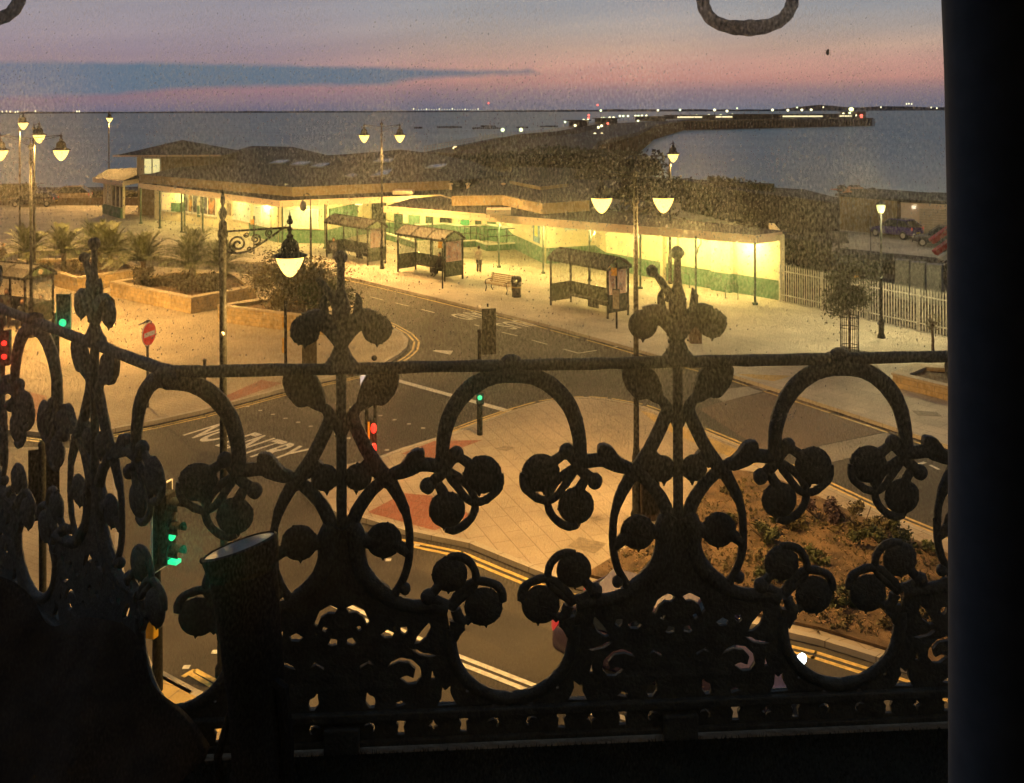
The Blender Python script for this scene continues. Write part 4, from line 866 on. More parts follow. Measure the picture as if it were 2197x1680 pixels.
g = xy(439, 832); t = thing('bollard', 'slim dark bollard post near the plaza kerb', 'bollard', (g.x, g.y, 0)); MB().lathe([(.08, 0), (.075, .06), (.06, .08), (.06, .95), (.07, .97), (.07, 1.02), (0, 1.06)], n=12).build('post', DARKM, t, True)
g = xy(613, 800); t = thing('sign_post', 'black post with narrow yellow plates by the plaza edge', 'sign post', (g.x, g.y, 0)); MB().tube([(0, 0, 0), (0, 0, 2.75)], .055, 10).build('post', BLACKM, t, True)
MB().box((-.09, -.03, 1.05), (.06, .05, .55)).box((-.09, -.03, 1.95), (.05, .05, .4)).build('yellow_plate', YB, t)
g = xy(664, 790); t = thing('information_board', 'tall dark back of an information board on the plaza', 'information board', (g.x, g.y, 0), .1)
MB().box((0, 0, 1.05), (.56, .14, 2.1)).build('board', mat('board_back', (.1, .085, .05), .6, .3, 2), t, bevel=.01); MB().box((0, 0, 2.13), (.6, .18, .05)).build('cap', DARKM, t)
for px, py, h, zf, l in ((954, 0, 0, 0, ''),): pass
def stop_pole(px, py, h, l, box=False):
    g = xy(px, py); t = thing('bus_stop_pole', l, 'bus stop', (g.x, g.y, 0), -.3)
    MB().tube([(0, 0, 0), (0, 0, h)], .045, 10).build('post', BLACKM, t, True); MB().ball((0, 0, h), .07).build('cap', BLACKM, t, True)
    MB().box((-.1, -.06, h - .35), (.26, .04, .36)).build('flag', mat('orange_flag', (.75, .36, .03), .5, .2, 8), t, bevel=.008)
    if box: MB().box((0, -.09, 1.35), (.34, .06, .95)).build('timetable_case', DARKM, t, bevel=.01); MB().box((0, -.125, 1.35), (.28, .012, .85)).build('timetable', mat('timetable_paper', (.4, .34, .26), .6, .3, 9), t)
    return t
stop_pole(1323, 705, 2.95, 'bus stop pole with orange flag in front of the nearest bus shelter', True)
stop_pole(949.5, 619, 2.8, 'bus stop pole with orange flag in front of the middle bus shelter')
stop_pole(545, 545, 2.6, 'orange flagged pole outside the station windows')
# ---------------------------------------------------------------- bus shelters
SHR = mat('shelter_roof', (.04, .036, .034), .6, .4, 2, spec=.25); LOWP = mat('shelter_low_panel', (.035, .045, .035), .4, .5, 3, detail=8)
PSTR = mat('pink_poster', (.46, .25, .18), .5, .25, 3, emit=(1, .5, .3), est=.12)
def shelter(A, B, w, label, poster=True, emblem=False, panels=(0, 1, 2)):
    d = (B - A); Lh = d.length; t = thing('bus_shelter', label, 'bus shelter', (A.x, A.y, 0), math.atan2(d.y, d.x), 'bus shelters beside the road')
    e, rz = 2.38, 2.85
    for x, y in ((0, 0), (Lh, 0), (0, w), (Lh / 3, w), (2 * Lh / 3, w), (Lh, w), (Lh * .68, 0)) if False else ((0, 0), (Lh, 0), (0, w), (Lh * .34, w), (Lh * .67, w), (Lh, w)):
        MB().box((x, y, e / 2), (.08, .08, e)).build('post', BLACKM, t)
    m = MB(); x0, x1, y0, y1 = -.12, Lh + .12, -.14, w + .14; ym = w / 2
    n = 5; prof = [(y0, e + .02), (y0 + (ym - y0) * .5, e + .33), (ym, rz), (y1 - (y1 - ym) * .5, e + .33), (y1, e + .02)]
    for (ya, za), (yb, zb) in zip(prof, prof[1:]): m.add([(x0, ya, za), (x1, ya, za), (x1, yb, zb), (x0, yb, zb), (x0, ya, za + .03), (x1, ya, za + .03), (x1, yb, zb + .03), (x0, yb, zb + .03)], [(3, 2, 1, 0), (4, 5, 6, 7), (0, 1, 5, 4), (2, 3, 7, 6), (0, 4, 7, 3), (1, 2, 6, 5)])
    m.build('roof', SHR, t)
    rbs = MB()
    for k in range(4):
        x = x0 + .02 + (x1 - x0 - .04) * k / 3; rbs.tube([(x, ya, za + .045) for ya, za in prof], .03, 6)
    rbs.tube([(x0, ym, rz + .05), (x1, ym, rz + .05)], .03, 6); rbs.build('roof_rib', BLACKM, t)
    MB().box((Lh / 2, y0 + .02, e - .02), (Lh + .24, .07, .1)).box((Lh / 2, y1 - .02, e - .02), (Lh + .24, .07, .1)).box((x0 + .04, ym, e - .02), (.07, w + .2, .1)).box((x1 - .04, ym, e - .02), (.07, w + .2, .1)).build('gutter', BLACKM, t)
    for x in (x0 + .05, x1 - .05): MB().add([(x - .01, 0, e + .03), (x - .01, w, e + .03), (x - .01, ym, rz - .02), (x + .01, 0, e + .03), (x + .01, w, e + .03), (x + .01, ym, rz - .02)], [(0, 1, 2), (3, 5, 4), (0, 3, 4, 1), (1, 4, 5, 2), (2, 5, 3, 0)]).build('gable', mat('gable_green', (.06, .09, .05), .5, .3), t)
    if emblem:
        MB().lathe([(.09, -.005), (.13, -.005), (.13, .01), (.09, .01), (.09, -.005)], (x1 - .025, ym, e + .2), 20, Matrix.Rotation(PI / 2, 3, 'Y')).build('emblem_ring', COPE, t)
    def pn(x0, x1, y, z0, z1, mm, nm, side=False):
        c, dd = (((x0 + x1) / 2, y, (z0 + z1) / 2), (x1 - x0, .025, z1 - z0)) if not side else ((x0, y, (z0 + z1) / 2), (.025, x1, z1 - z0))
        return MB().box(c, dd).build(nm, mm, t)
    for k in range(3): pn(Lh * k / 3 + .05, Lh * (k + 1) / 3 - .05, w, .32 if k != 1 else .2, 1.12, LOWP, 'low_panel'); 
    pn(0, w - .1, w / 2, .2, 1.12, LOWP, 'low_panel', True); pn(Lh, w - .1, w / 2, .25, 1.12, LOWP, 'low_panel', True)
    for k in range(3):
        if poster and k == 2: continue
        pn(Lh * k / 3 + .05, Lh * (k + 1) / 3 - .05, w, 1.14, e - .08, PANE, 'glass_pane')
    pn(0, w - .1, w / 2, 1.14, e - .08, PANE, 'glass_pane', True); pn(Lh, w - .1, w / 2, 1.14, e - .08, PANE, 'glass_pane', True)
    if poster:
        p = pn(Lh * .68, Lh * .98, w - .05, .75, e - .12, PSTR, 'poster_case'); MB().box((Lh * .83, w - .07, 2.12), (.9, .01, .1)).box((Lh * .76, w - .07, 1.5), (.3, .01, .7)).box((Lh * .9, w - .07, 1.35), (.25, .01, .35)).build('poster_print', mat('poster_print', (.3, .1, .07), .5, .3, 9), p)
    MB().box((Lh / 2, w - .3, .5), (Lh * .8, .28, .05)).build('seat', DARKM, t)
    if poster: MB().box((Lh * .5, w - .35, .25), (.7, .1, .3)).build('seat_support', BLACKM, t)
    return t
shelter(xy(1182, 655), xy(1304, 684), 1.35, 'nearest bus shelter, with pink poster, on the right')
S2a, S2b = xy(854, 583.6), xy(954, 604)
shelter(S2a, S2b, 1.35, 'middle bus shelter of the far row, one person inside')
shelter(xy(701, 551), xy(789, 570), 1.35, 'farthest bus shelter of the row, beside the double lamp', poster=True)
sB = Vector((-22.3, 45.4)); shelter(sB + Vector((-4.0, 1.9)), sB, 1.5, 'bus shelter at the far left edge with green gable emblem', poster=False, emblem=True)
# bench and bin
ga, gb = xy(1040, 624), xy(1089, 633); d = gb - ga
t = thing('park_bench', 'slatted wooden bench with dark iron legs between two shelters', 'bench', (ga.x, ga.y, 0), math.atan2(d.y, d.x))
BL = max(1.55, d.length); m = MB()
for k in range(5): m.box((BL / 2, .02 + k * .09, .44), (BL + .1, .07, .03))
m.build('seat', WOOD, t); m = MB()
for k in range(5): m.box((BL / 2, .46 + k * .035, .52 + k * .1), (BL + .1, .03, .075), 0, Matrix.Rotation(-.3, 3, 'X'))
m.build('backrest', WOOD, t)
for x in (.08, BL - .08):
    MB().tube([(x, -.02, 0), (x, .06, .22), (x, .0, .42), (x, .45, .42), (x, .62, .98)], .028, 8).tube([(x, .55, 0), (x, .42, .2), (x, .45, .42)], .028, 8).tube([(x, -.02, .42), (x, -.03, .62), (x, .2, .66), (x, .5, .66)], .024, 8).build('leg', BLACKM, t, True)
g = xy(1108, 637); t = thing('litter_bin', 'round dark litter bin with hooded top beside the bench', 'litter bin', (g.x, g.y, 0))
MB().lathe([(.24, 0), (.26, .04), (.26, .12), (.24, .14), (.27, .75), (.28, .78), (.25, .8)], n=20).build('body', BLACKM, t, True)
MB().lathe([(.27, .96), (.28, 1.0), (.24, 1.08), (.12, 1.12), (0, 1.13)], n=20).build('hood', BLACKM, t, True)
m = MB()
for k in range(4): a = k * PI / 2 + .5; m.box((.24 * math.cos(a), .24 * math.sin(a), .88), (.12, .12, .18), a)
m.build('hood_support', BLACKM, t); MB().lathe([(.275, .5), (.279, .52), (.279, .56), (.275, .58)], n=20).build('band', mat('gold_band', (.4, .3, .1), .5, 0), t)
g = xy(1492, 735); t = thing('litter_bin', 'square litter bin half hidden behind the railing scroll', 'litter bin', (g.x, g.y, 0)); MB().box((0, 0, .5), (.5, .4, 1.0)).build('body', mat('brown_bin', (.1, .06, .04), .6, .3), t, bevel=.02); MB().box((0, 0, 1.05), (.56, .46, .08)).box((0, -.21, .8), (.3, .02, .12)).build('lid', BLACKM, t, bevel=.01)
hoop0 = None
for i, (px, py, l) in enumerate(((1570, 641, 'bicycle hoop between the last two canopy posts'), (1420, 601, 'second bicycle hoop from the left beside the green wall'), (1446, 607, 'third bicycle hoop from the left beside the green wall'), (1397, 594, 'leftmost bicycle hoop in front of the green wall'), (1468, 616, 'fourth bicycle hoop from the left beside the green wall'))):
    g = xy(px, py)
    if hoop0 is None:
        hoop0 = thing('cycle_hoop', l, 'bicycle hoop', (g.x, g.y, 0), -.5, 'bicycle hoops along the wall')
        MB().tube([(-.33, 0, 0), (-.33, 0, .6), (-.3, 0, .74), (-.2, 0, .8), (.2, 0, .8), (.3, 0, .74), (.33, 0, .6), (.33, 0, 0)], .025, 8).build('hoop', DPOST, hoop0, True)
        MB().lathe([(.06, 0), (.06, .015), (.03, .02)], (-.33, 0, 0), 10).lathe([(.06, 0), (.06, .015), (.03, .02)], (.33, 0, 0), 10).build('base_plate', DPOST, hoop0)
    else: dup(hoop0, (g.x, g.y, 0), -.9 + i * .05, l)
# ---------------------------------------------------------------- people
def person(loc, rz, label, pose, top, legs, scale=1.0):
    if pose == 'stand':
        J = dict(pel=(0, 0, .95), ch=(0, 0, 1.35), nk=(0, 0, 1.5), hd=(0, -.02, 1.62), ht=(0, -.02, 1.74), sl=(-.18, 0, 1.42), el=(-.24, .03, 1.15), wl=(-.22, -.1, .92), sr=(.18, 0, 1.42), er=(.24, .03, 1.15), wr=(.22, -.1, .92), hl=(-.1, 0, .9), kl=(-.11, -.04, .5), al=(-.11, .05, .09), fl=(-.12, -.12, .04), hr=(.1, 0, .9), kr=(.11, -.08, .5), ar=(.11, -.02, .09), fr=(.12, -.2, .04))
    elif pose == 'walk':
        J = dict(pel=(0, 0, .95), ch=(0, -.03, 1.35), nk=(0, -.05, 1.5), hd=(0, -.08, 1.62), ht=(0, -.08, 1.74), sl=(-.18, 0, 1.42), el=(-.24, .12, 1.18), wl=(-.22, -.0, .98), sr=(.18, 0, 1.42), er=(.24, -.08, 1.17), wr=(.2, -.28, 1.05), hl=(-.1, 0, .9), kl=(-.11, -.2, .52), al=(-.11, -.25, .09), fl=(-.12, -.42, .06), hr=(.1, 0, .9), kr=(.11, .05, .5), ar=(.11, .3, .16), fr=(.12, .18, .04))
    else:
        J = dict(pel=(0, 0, .55), ch=(0, .02, .95), nk=(0, 0, 1.1), hd=(0, -.03, 1.22), ht=(0, -.03, 1.34), sl=(-.18, 0, 1.02), el=(-.24, -.05, .76), wl=(-.14, -.28, .68), sr=(.18, 0, 1.02), er=(.24, -.05, .76), wr=(.12, -.28, .68), hl=(-.1, -.05, .55), kl=(-.11, -.46, .54), al=(-.11, -.44, .1), fl=(-.12, -.62, .05), hr=(.1, -.05, .55), kr=(.12, -.46, .54), ar=(.13, -.44, .1), fr=(.14, -.62, .05))
    E = [('pel', 'ch'), ('ch', 'nk'), ('nk', 'hd'), ('hd', 'ht'), ('ch', 'sl'), ('sl', 'el'), ('el', 'wl'), ('ch', 'sr'), ('sr', 'er'), ('er', 'wr'), ('pel', 'hl'), ('hl', 'kl'), ('kl', 'al'), ('al', 'fl'), ('pel', 'hr'), ('hr', 'kr'), ('kr', 'ar'), ('ar', 'fr')]
    R = dict(pel=.15, ch=.165, nk=.06, hd=.1, ht=.085, sl=.07, sr=.07, el=.048, er=.048, wl=.032, wr=.032, hl=.1, hr=.1, kl=.065, kr=.065, al=.045, ar=.045, fl=.035, fr=.035)
    ks = list(J); vs = [J[k] for k in ks]; es = [(ks.index(a), ks.index(b)) for a, b in E]; rad = [R[k] for k in ks]
    for s, w, e in ((-1, 'wl', 'el'), (1, 'wr', 'er')):                                  # palm, four fingers and a thumb
        W_, E_ = Vector(J[w]), Vector(J[e]); d = (W_ - E_).normalized(); q = Vector((1, 0, 0)); wi = ks.index(w)
        for f, (off, ln) in enumerate(((-.025, .07), (-.008, .08), (.01, .075), (.026, .06))):
            a = W_ + d * .06 + q * off; b = a + d * ln + Vector((0, -.015, -.01)); vs += [tuple(a), tuple(b)]; es += [(wi, len(vs) - 2), (len(vs) - 2, len(vs) - 1)]; rad += [.012, .008]
        a = W_ + d * .03 - q * .035 * s; b = a + d * .045 - q * .012 * s; vs += [tuple(a), tuple(b)]; es += [(wi, len(vs) - 2), (len(vs) - 2, len(vs) - 1)]; rad += [.012, .009]
    me = bpy.data.meshes.new('person'); me.from_pydata([Vector(v) * scale for v in vs], es, []); o = bpy.data.objects.new('person', me); C.objects.link(o)
    sk = o.modifiers.new('skin', 'SKIN')
    for i, v in enumerate(me.skin_vertices[0].data): v.radius = (rad[i] * scale,) * 2; v.use_root = (i == 0)
    o.modifiers.new('sub', 'SUBSURF').levels = 1; o.modifiers['sub'].render_levels = 2; me.materials.append(mat('clothes_' + top[0], top[1], .9, .2, 8))
    o.location = loc; o.rotation_euler = (0, 0, rz); tag(o, label, 'person')
    hd = Vector(J['hd']) * scale; hc = hd + Vector((0, 0, .06)) * scale
    SK = mat('skin', (.5, .3, .2), .6, .1, 6)
    f = MB().ball(hc + Vector((0, -.012, 0)), .105 * scale, (.8, .95, 1.18), 14, 10).ball(hc + Vector((0, -.115, -.012)) * scale, .018 * scale, (.8, 1, 1.4), 8, 6).ball(hc + Vector((-.085, 0, -.01)) * scale, .025 * scale, (.4, .8, 1.2), 8, 6).ball(hc + Vector((.085, 0, -.01)) * scale, .025 * scale, (.4, .8, 1.2), 8, 6).build('face', SK, o, True)
    MB().ball(hc + Vector((-.035, -.1, .012)) * scale, .012 * scale).ball(hc + Vector((.035, -.1, .012)) * scale, .012 * scale).box(hc + Vector((0, -.103, -.05)) * scale, (.045 * scale, .01, .008)).build('eyes', LOFF, o, True)
    MB().ball(hc + Vector((0, .022, .03)) * scale, .116 * scale, (.86, .95, 1.08), 14, 10).build('hair', mat('dark_hair', (.03, .02, .015), .8, .3), o, True)
    m = MB()
    for s in 'lr': m.tube([Vector(J['h' + s]) * scale, Vector(J['k' + s]) * scale, Vector(J['a' + s]) * scale + Vector((0, 0, .02))], [.118 * scale, .083 * scale, .066 * scale], 10)
    m.build('trousers', mat('trousers_' + top[0], legs, .9, .2, 8), o, True)
    return o
d = (S2b - S2a).normalized(); n_ = Vector((-d.y, d.x)); S3 = lambda a, b, A: A + d * a + n_ * b
p = S3(3.9, 1.9, S2a) + Vector((1.0, 1.2)); person((p.x, p.y, 0), 2.8, 'person in pale top standing beyond the middle shelter', 'stand', ('pale', (.45, .4, .33)), (.06, .06, .07), .92)
p = S3(2.9, 1.02, S2a); person((p.x, p.y, 0), math.atan2(d.y, d.x), 'dark figure seated inside the middle bus shelter', 'sit', ('dark', (.04, .04, .045)), (.03, .03, .04))
p = xy(708, 556); person((p.x + .2, p.y + .2, 0), .4, 'person seated at the left end of the farthest shelter', 'sit', ('grey', (.1, .1, .11)), (.04, .04, .05))
for px, Y, pose, l, c1 in ((14, 46.0, 'stand', 'dark dressed person standing in the left edge shelter', ('dark', (.04, .04, .045))), (5, 62, 'walk', 'person walking beyond the palms at the left edge', ('brown', (.08, .06, .05))), (88, 46.6, 'sit', 'seated person behind the low panel of the left shelter', ('olive', (.12, .1, .06))), (48, 45.6, 'sit', 'seated person with dark coat in the middle of the left shelter', ('dark', (.04, .04, .045)))):
    g = Q(px, 600, Y); person((g.x, g.y, 0), .2 if pose != 'walk' else 1.4, l, pose, c1, (.04, .04, .05))
# ---------------------------------------------------------------- plants
def leafcloud(mb, rr, c, R, n, size, flat=1.0, clumps=14, up=0):
    cs = []
    for k in range(clumps):
        a, b, q = rr.uniform(0, 2 * PI), rr.uniform(-1, 1), rr.uniform(.25, 1) ** .6; s = math.sqrt(1 - b * b)
        cs.append((Vector((s * math.cos(a) * R[0] * q, s * math.sin(a) * R[1] * q, b * R[2] * q)), rr.uniform(.18, .42)))
    for i in range(n):
        cc, cs_ = cs[rr.randrange(clumps)]; rmin = min(R)
        p = Vector(c) + cc + Vector((rr.gauss(0, 1), rr.gauss(0, 1), rr.gauss(0, .9))) * cs_ * rmin * .7
        u = Vector((rr.uniform(-1, 1), rr.uniform(-1, 1), rr.uniform(-.6, .9))).normalized(); w = u.cross(Vector((rr.uniform(-1, 1), rr.uniform(-1, 1), rr.uniform(-1, 1)))).normalized(); s = size * rr.uniform(.6, 1.3)
        mb.poly([p - u * s, p + w * s * .38, p + u * s, p - w * s * .38])
def tree(px, py, label, name, cat, hgt, R, n, size, cz, trunk_r=.05, lm=None, loc=None, seed=1, limbs=7, grp=None):
    rr = random.Random(seed); g = xy(px, py) if loc is None else Vector(loc); t = thing(name, label, cat, (g.x, g.y, 0), 0, grp)
    m = MB(); top_ = cz + R[2] * .4; m.tube([(0, 0, 0), (.02, .01, cz * .4), (-.02, .02, cz * .8), (.02, 0, top_)], [trunk_r, trunk_r * .85, trunk_r * .7, trunk_r * .25], 8)
    for k in range(limbs):
        a = k * 2.4 + rr.uniform(-.3, .3); z0 = cz - R[2] * .6 + k * R[2] * .12; e = (math.cos(a) * R[0] * .75, math.sin(a) * R[1] * .75, cz + R[2] * rr.uniform(-.2, .7))
        m.tube([(0, 0, z0), (e[0] * .5, e[1] * .5, (z0 + e[2]) / 2 - .05), e], [trunk_r * .5, trunk_r * .35, trunk_r * .12], 6)
    m.build('trunk', BARK, t, True); f = MB(); leafcloud(f, rr, (0, 0, cz), R, n, size, clumps=22); f.build('crown', lm or LEAF2, t)
    return t
t = tree(1823, 757, 'young street tree in metal guard in front of the fence', 'street_tree', 'tree', 3.9, (1.0, 1.0, 1.2), 4600, .075, 2.75, .045, LEAF2, seed=4)
m = MB()
for k in range(14): a = k * 2 * PI / 14; m.tube([(.36 * math.cos(a), .36 * math.sin(a), 0), (.36 * math.cos(a), .36 * math.sin(a), 1.55)], .012, 5)
for z in (.3, 1.05, 1.5): m.tube([(.36 * math.cos(k * PI / 10), .36 * math.sin(k * PI / 10), z) for k in range(21)], .014, 5)
g = t.location; o = m.build('tree_guard', BLACKM); o.location = g; tag(o, 'round barred guard around the young street tree', 'tree guard')
o = MB().box((0, 0, .003), (1.35, 1.35, .012), .75).build('tree_grate', BLACKM); o.location = g; tag(o, 'square dark grate at the foot of the young tree', 'tree grate')
tree(2001, 755, 'thin staked sapling near the right window edge', 'sapling', 'tree', 2, (.35, .35, .3), 130, .07, 1.25, .07, LEAF3, seed=9, limbs=8)
tree(640, 660, 'bushy half-lit shrub behind the hanging lamp', 'leafy_shrub', 'shrub', 3.4, (2.3, 1.7, 1.4), 8500, .085, 1.95, .06, LEAF3, loc=(-10.6, 46.8), seed=12, limbs=16)
tree(640, 660, 'smaller shrub at the right end of the shrub planter', 'leafy_shrub', 'shrub', 3.4, (1.5, 1.2, .9), 3600, .08, 1.5, .05, LEAF2, loc=(-8.6, 45.6), seed=13, limbs=12)
def palm(x, y, label, h=.5, n=44, L0=1.5, seed=1, z=.65, grp='palms in the stone planters'):
    rr = random.Random(seed); t = thing('palm', label, 'palm', (x, y, z), 0, grp)
    MB().lathe([(.14, 0), (.17, .15), (.13, h * .6), (.16, h), (.05, h + .1)], n=10).build('trunk', BARK, t, True); m = MB()
    for k in range(n):
        a = k * 2.4 + rr.uniform(-.2, .2); e0 = rr.uniform(.25, 1.45); Ln = L0 * rr.uniform(.75, 1.15); d = Vector((math.cos(a), math.sin(a), 0)); pts = []
        for i in range(11):
            s = i / 10; pts.append(Vector((0, 0, h)) + d * (Ln * s * math.cos(e0) + .0) + Vector((0, 0, Ln * s * math.sin(e0) - Ln * .5 * s * s * (1.1 - .4 * math.sin(e0)))))
        m.tube(pts, [.016 * (1 - i / 13) for i in range(11)], 4)
        sd = Vector((-d.y, d.x, 0))
        for i in range(1, 11):
            for q in (0, .5):
                p = pts[i - 1].lerp(pts[i], q); fw = (pts[i] - pts[i - 1]).normalized()
                for s in (-1, 1):
                    tip = p + (sd * s * .75 + fw * .75 + Vector((0, 0, .12))).normalized() * .5 * (1 - .45 * abs(i / 10 - .4)) ; w = fw * .034
                    m.poly([p - w, p + w, tip])
    m.build('crown', LEAF1, t); return t
palm(-20.3, 54.6, 'palm at the left corner of the large planter', 1.1, 66, 2.5, 3)
palm(-17.4, 53.8, 'middle palm of the large planter, near its front wall', 1.0, 66, 2.2, 4)
palm(-17.9, 55.6, 'rear palm of the large planter with upright fronds', 1.3, 60, 2.3, 14)
palm(-15.6, 53.3, 'palm at the right of the large planter', 1.0, 60, 2.0, 5)
for i, (x, y, l) in enumerate(((-28.5, 58.5, 'leftmost palm in the planter behind the bus shelter'), (-26.4, 58.4, 'second palm from the left in the planter behind the shelter'), (-24.6, 59.0, 'palm in the middle of the planter behind the shelter'), (-23.4, 57.8, 'right palm with long arching fronds behind the cast iron finial'), (-25.3, 60.8, 'rear palm in the planter behind the shelter'))):
    palm(x, y, l, 1.0, 60, 2.6, 20 + i)
g = P(1960, 800, .4); 
def shrub(x, y, z, R, n, s, lm, label, seed, name='low_shrub', grp=None):
    rr = random.Random(seed); o = thing(name, label, 'shrub', (x, y, z), 0, grp); f = MB(); leafcloud(f, rr, (0, 0, R[2] * .8), R, n, s, clumps=10)
    f.build('leaves', lm, o); m = MB()
    for k in range(7): a = k * .9; m.tube([(0, 0, 0), (math.cos(a) * R[0] * .6, math.sin(a) * R[1] * .6, R[2] * 1.2)], .012, 4)
    m.build('stems', BARK, o); return o
shrub(-19.2, 52.9, .6, (1.5, 1.0, .6), 2600, .08, LEAF4, 'dark low bush at the left corner of the palm planter', 30)
shrub(-15.9, 51.0, .6, (1.3, 1.1, .6), 2400, .08, LEAF4, 'dark low bush at the front corner of the palm planter', 31)
shrub(-17.0, 51.9, .6, (1.6, 1.0, .6), 2600, .08, LEAF4, 'dark low bush along the front of the palm planter', 32)
shrub(-25.5, 57.0, .6, (2.4, 1.2, .5), 2800, .07, LEAF3, 'brownish ground bush in the planter behind the shelter', 33)
# planting on the island
PURP = mat('purple_leaf', (.09, .06, .07), .8, .4, 5)
for i, (px, py, r, lm, l) in enumerate(((1760, 1110, .6, PURP, 'greyish purple shrub near the kerb of the planting bed'), (1700, 1120, .45, LEAF3, 'small dry tuft left of the purple shrub'), (1850, 1130, .7, LEAF3, 'broad olive shrub near the top of the planting bed'), (1895, 1165, .6, LEAF2, 'green shrub right of the broad olive shrub'), (1575, 1120, .35, LEAF2, 'small green shrub by the railing heart shape'),
        (1640, 1150, .5, LEAF2, 'dark green shrub left of the trefoil'), (1740, 1200, .35, LEAF2, 'little green clump in the middle of the bed'), (1500, 1205, .4, LEAF3, 'small tuft low in the planting bed'), (1990, 1180, .3, LEAF2, 'small green clump by the right kerb'), (1660, 1230, .45, LEAF2, 'green clump beside the lower trefoil'), (1790, 1290, .4, LEAF2, 'lone green clump in bare soil near the lower kerb'), (1940, 1330, .45, LEAF3, 'dry brown clump by the lower right of the bed'), (1560, 1050, .3, LEAF3, 'tiny tuft at the upper tip of the planting bed'), (1990, 1265, .35, LEAF2, 'green clump beside the window edge'))):
    g = xy(px, py + 10); shrub(g.x, g.y, .03, (r * 1.25, r, r * .5), int(2200 * r + 250), .05, lm, l, 40 + i, grp='shrubs in the planting bed')
rr = random.Random(77); m = MB()
for i in range(2600):
    px, py = rr.uniform(1280, 2060), rr.uniform(1030, 1430); ya = 1236 + (px - 1255) * -.62 if px < 1580 else 1012 + (px - 1580) * .42
    if py < ya + 8 or py > 1240 + (px - 1255) * .235 - 12: continue
    g = xy(px, py); s = rr.uniform(.012, .035); m.ball((g.x, g.y, .055 + s * .3), s, (1, 1, .6), 5, 3)
o = m.build('soil_stones', mat('pale_stones', (.3, .2, .12), .9, .5, 30)); struct(o, 'stuff')
m = MB()
for i in range(3500):
    px, py = rr.uniform(1300, 2060), rr.uniform(1030, 1430); ya = 1236 + (px - 1255) * -.62 if px < 1580 else 1012 + (px - 1580) * .42
    if py < ya + 8 or py > 1240 + (px - 1255) * .235 - 12: continue
    g = xy(px, py)
    if i % 14 == 0: leafcloud(m, rr, (g.x, g.y, .08), (.4, .35, .09), 110, .035, clumps=6)
    for k in range(3): a = rr.uniform(0, 6.3); m.poly([(g.x, g.y, .05), (g.x + .015, g.y, .05), (g.x + .08 * math.cos(a), g.y + .08 * math.sin(a), .05 + rr.uniform(.03, .12))])
struct(m.build('dry_weeds', LEAF3), 'stuff')
# hedge and wall at the far promenade edge
def hedge(pts, h, w, label, seed, lm=LEAF4, n=3000, s=.16):
    rr = random.Random(seed); o = Vector(pts[0]); m = MB(); g = [Vector(p) - o for p in pts]
    for i in range(n):
        k = rr.randrange(len(g) - 1); t = rr.random(); p = g[k].lerp(g[k + 1], t); hh = h * (.8 + .3 * math.sin(p.x * .5 + seed) * math.sin(p.y * .7))
        c = Vector((p.x + rr.uniform(-w, w) / 2, p.y + rr.uniform(-w, w) / 2, rr.uniform(0, hh))); u = Vector((rr.uniform(-1, 1), rr.uniform(-1, 1), rr.uniform(-1, 1))).normalized(); q = u.orthogonal().normalized(); ss = s * rr.uniform(.6, 1.4)
        m.poly([c - u * ss, c + q * ss * .6, c + u * ss, c - q * ss * .6])
    ob = thing('hedge', label, 'hedge', (o.x, o.y, 0)); m.build('foliage', lm, ob); MB().wall(g, 0, h * .72, w * .6).build('stems', mat('hedge_core', (.02, .025, .015), .95, .3), ob); return ob
hedge([(-75, 109), (-62, 111), (-54, 112)], 2.6, 2.2, 'tall dark hedge behind the parked cars at far left', 2, n=4200)
hedge([(-53, 112), (-46, 113), (-38, 110)], 1.3, 1.6, 'low dark hedge between the lone lamp and the station', 3, n=2200)
hedge([(-17, 118), (-6, 125), (6, 120), (13, 112)], 3.2, 5, 'long dark scrub behind the station roofs', 6, n=5200, s=.3)
hedge([(13, 112), (19, 106), (26, 100)], 3.4, 3, 'dark bushy scrub rising above the far building', 7, n=3200, s=.22)
hedge([(17.5, 98), (19.6, 90)], 4.0, 1.6, 'clipped bush on top of the slope behind the dark building', 8, n=1800, s=.2)
hedge([(14.6, 58), (18, 55.5)], 1.1, 1.2, 'brown low bushes directly behind the palisade fence', 9, LEAF3, 1400, .08)
hedge([(22, 61), (27, 58)], .9, 1.2, 'small dark hedge behind the grey cabinets', 10, LEAF4, 1200, .09)
for i, (px, Y, h) in enumerate(((1640, 68, 2.0), (1605, 72, 1.6), (1662, 62, 1.5))):
    g = Q(px, 500, Y); shrub(g.x, g.y, 0, (.9, .9, h * .6), 900, .12, LEAF4, ('ivy clump against the dark building, middle one', 'ivy clump against the dark building, left one', 'dark bush just beyond the end of the canopy')[i], 60 + i, 'ivy_bush')
MB_ = MB().wall([Vector((0, 0)), Vector((26, -1))], 0, .8, .35); o = MB_.build('sea_wall', mat('sea_wall_stone', (.2, .15, .1), .9, .3, 1)); o.location = (-62, 106.5, 0); tag(o, 'low dark wall at the far promenade edge', 'wall')
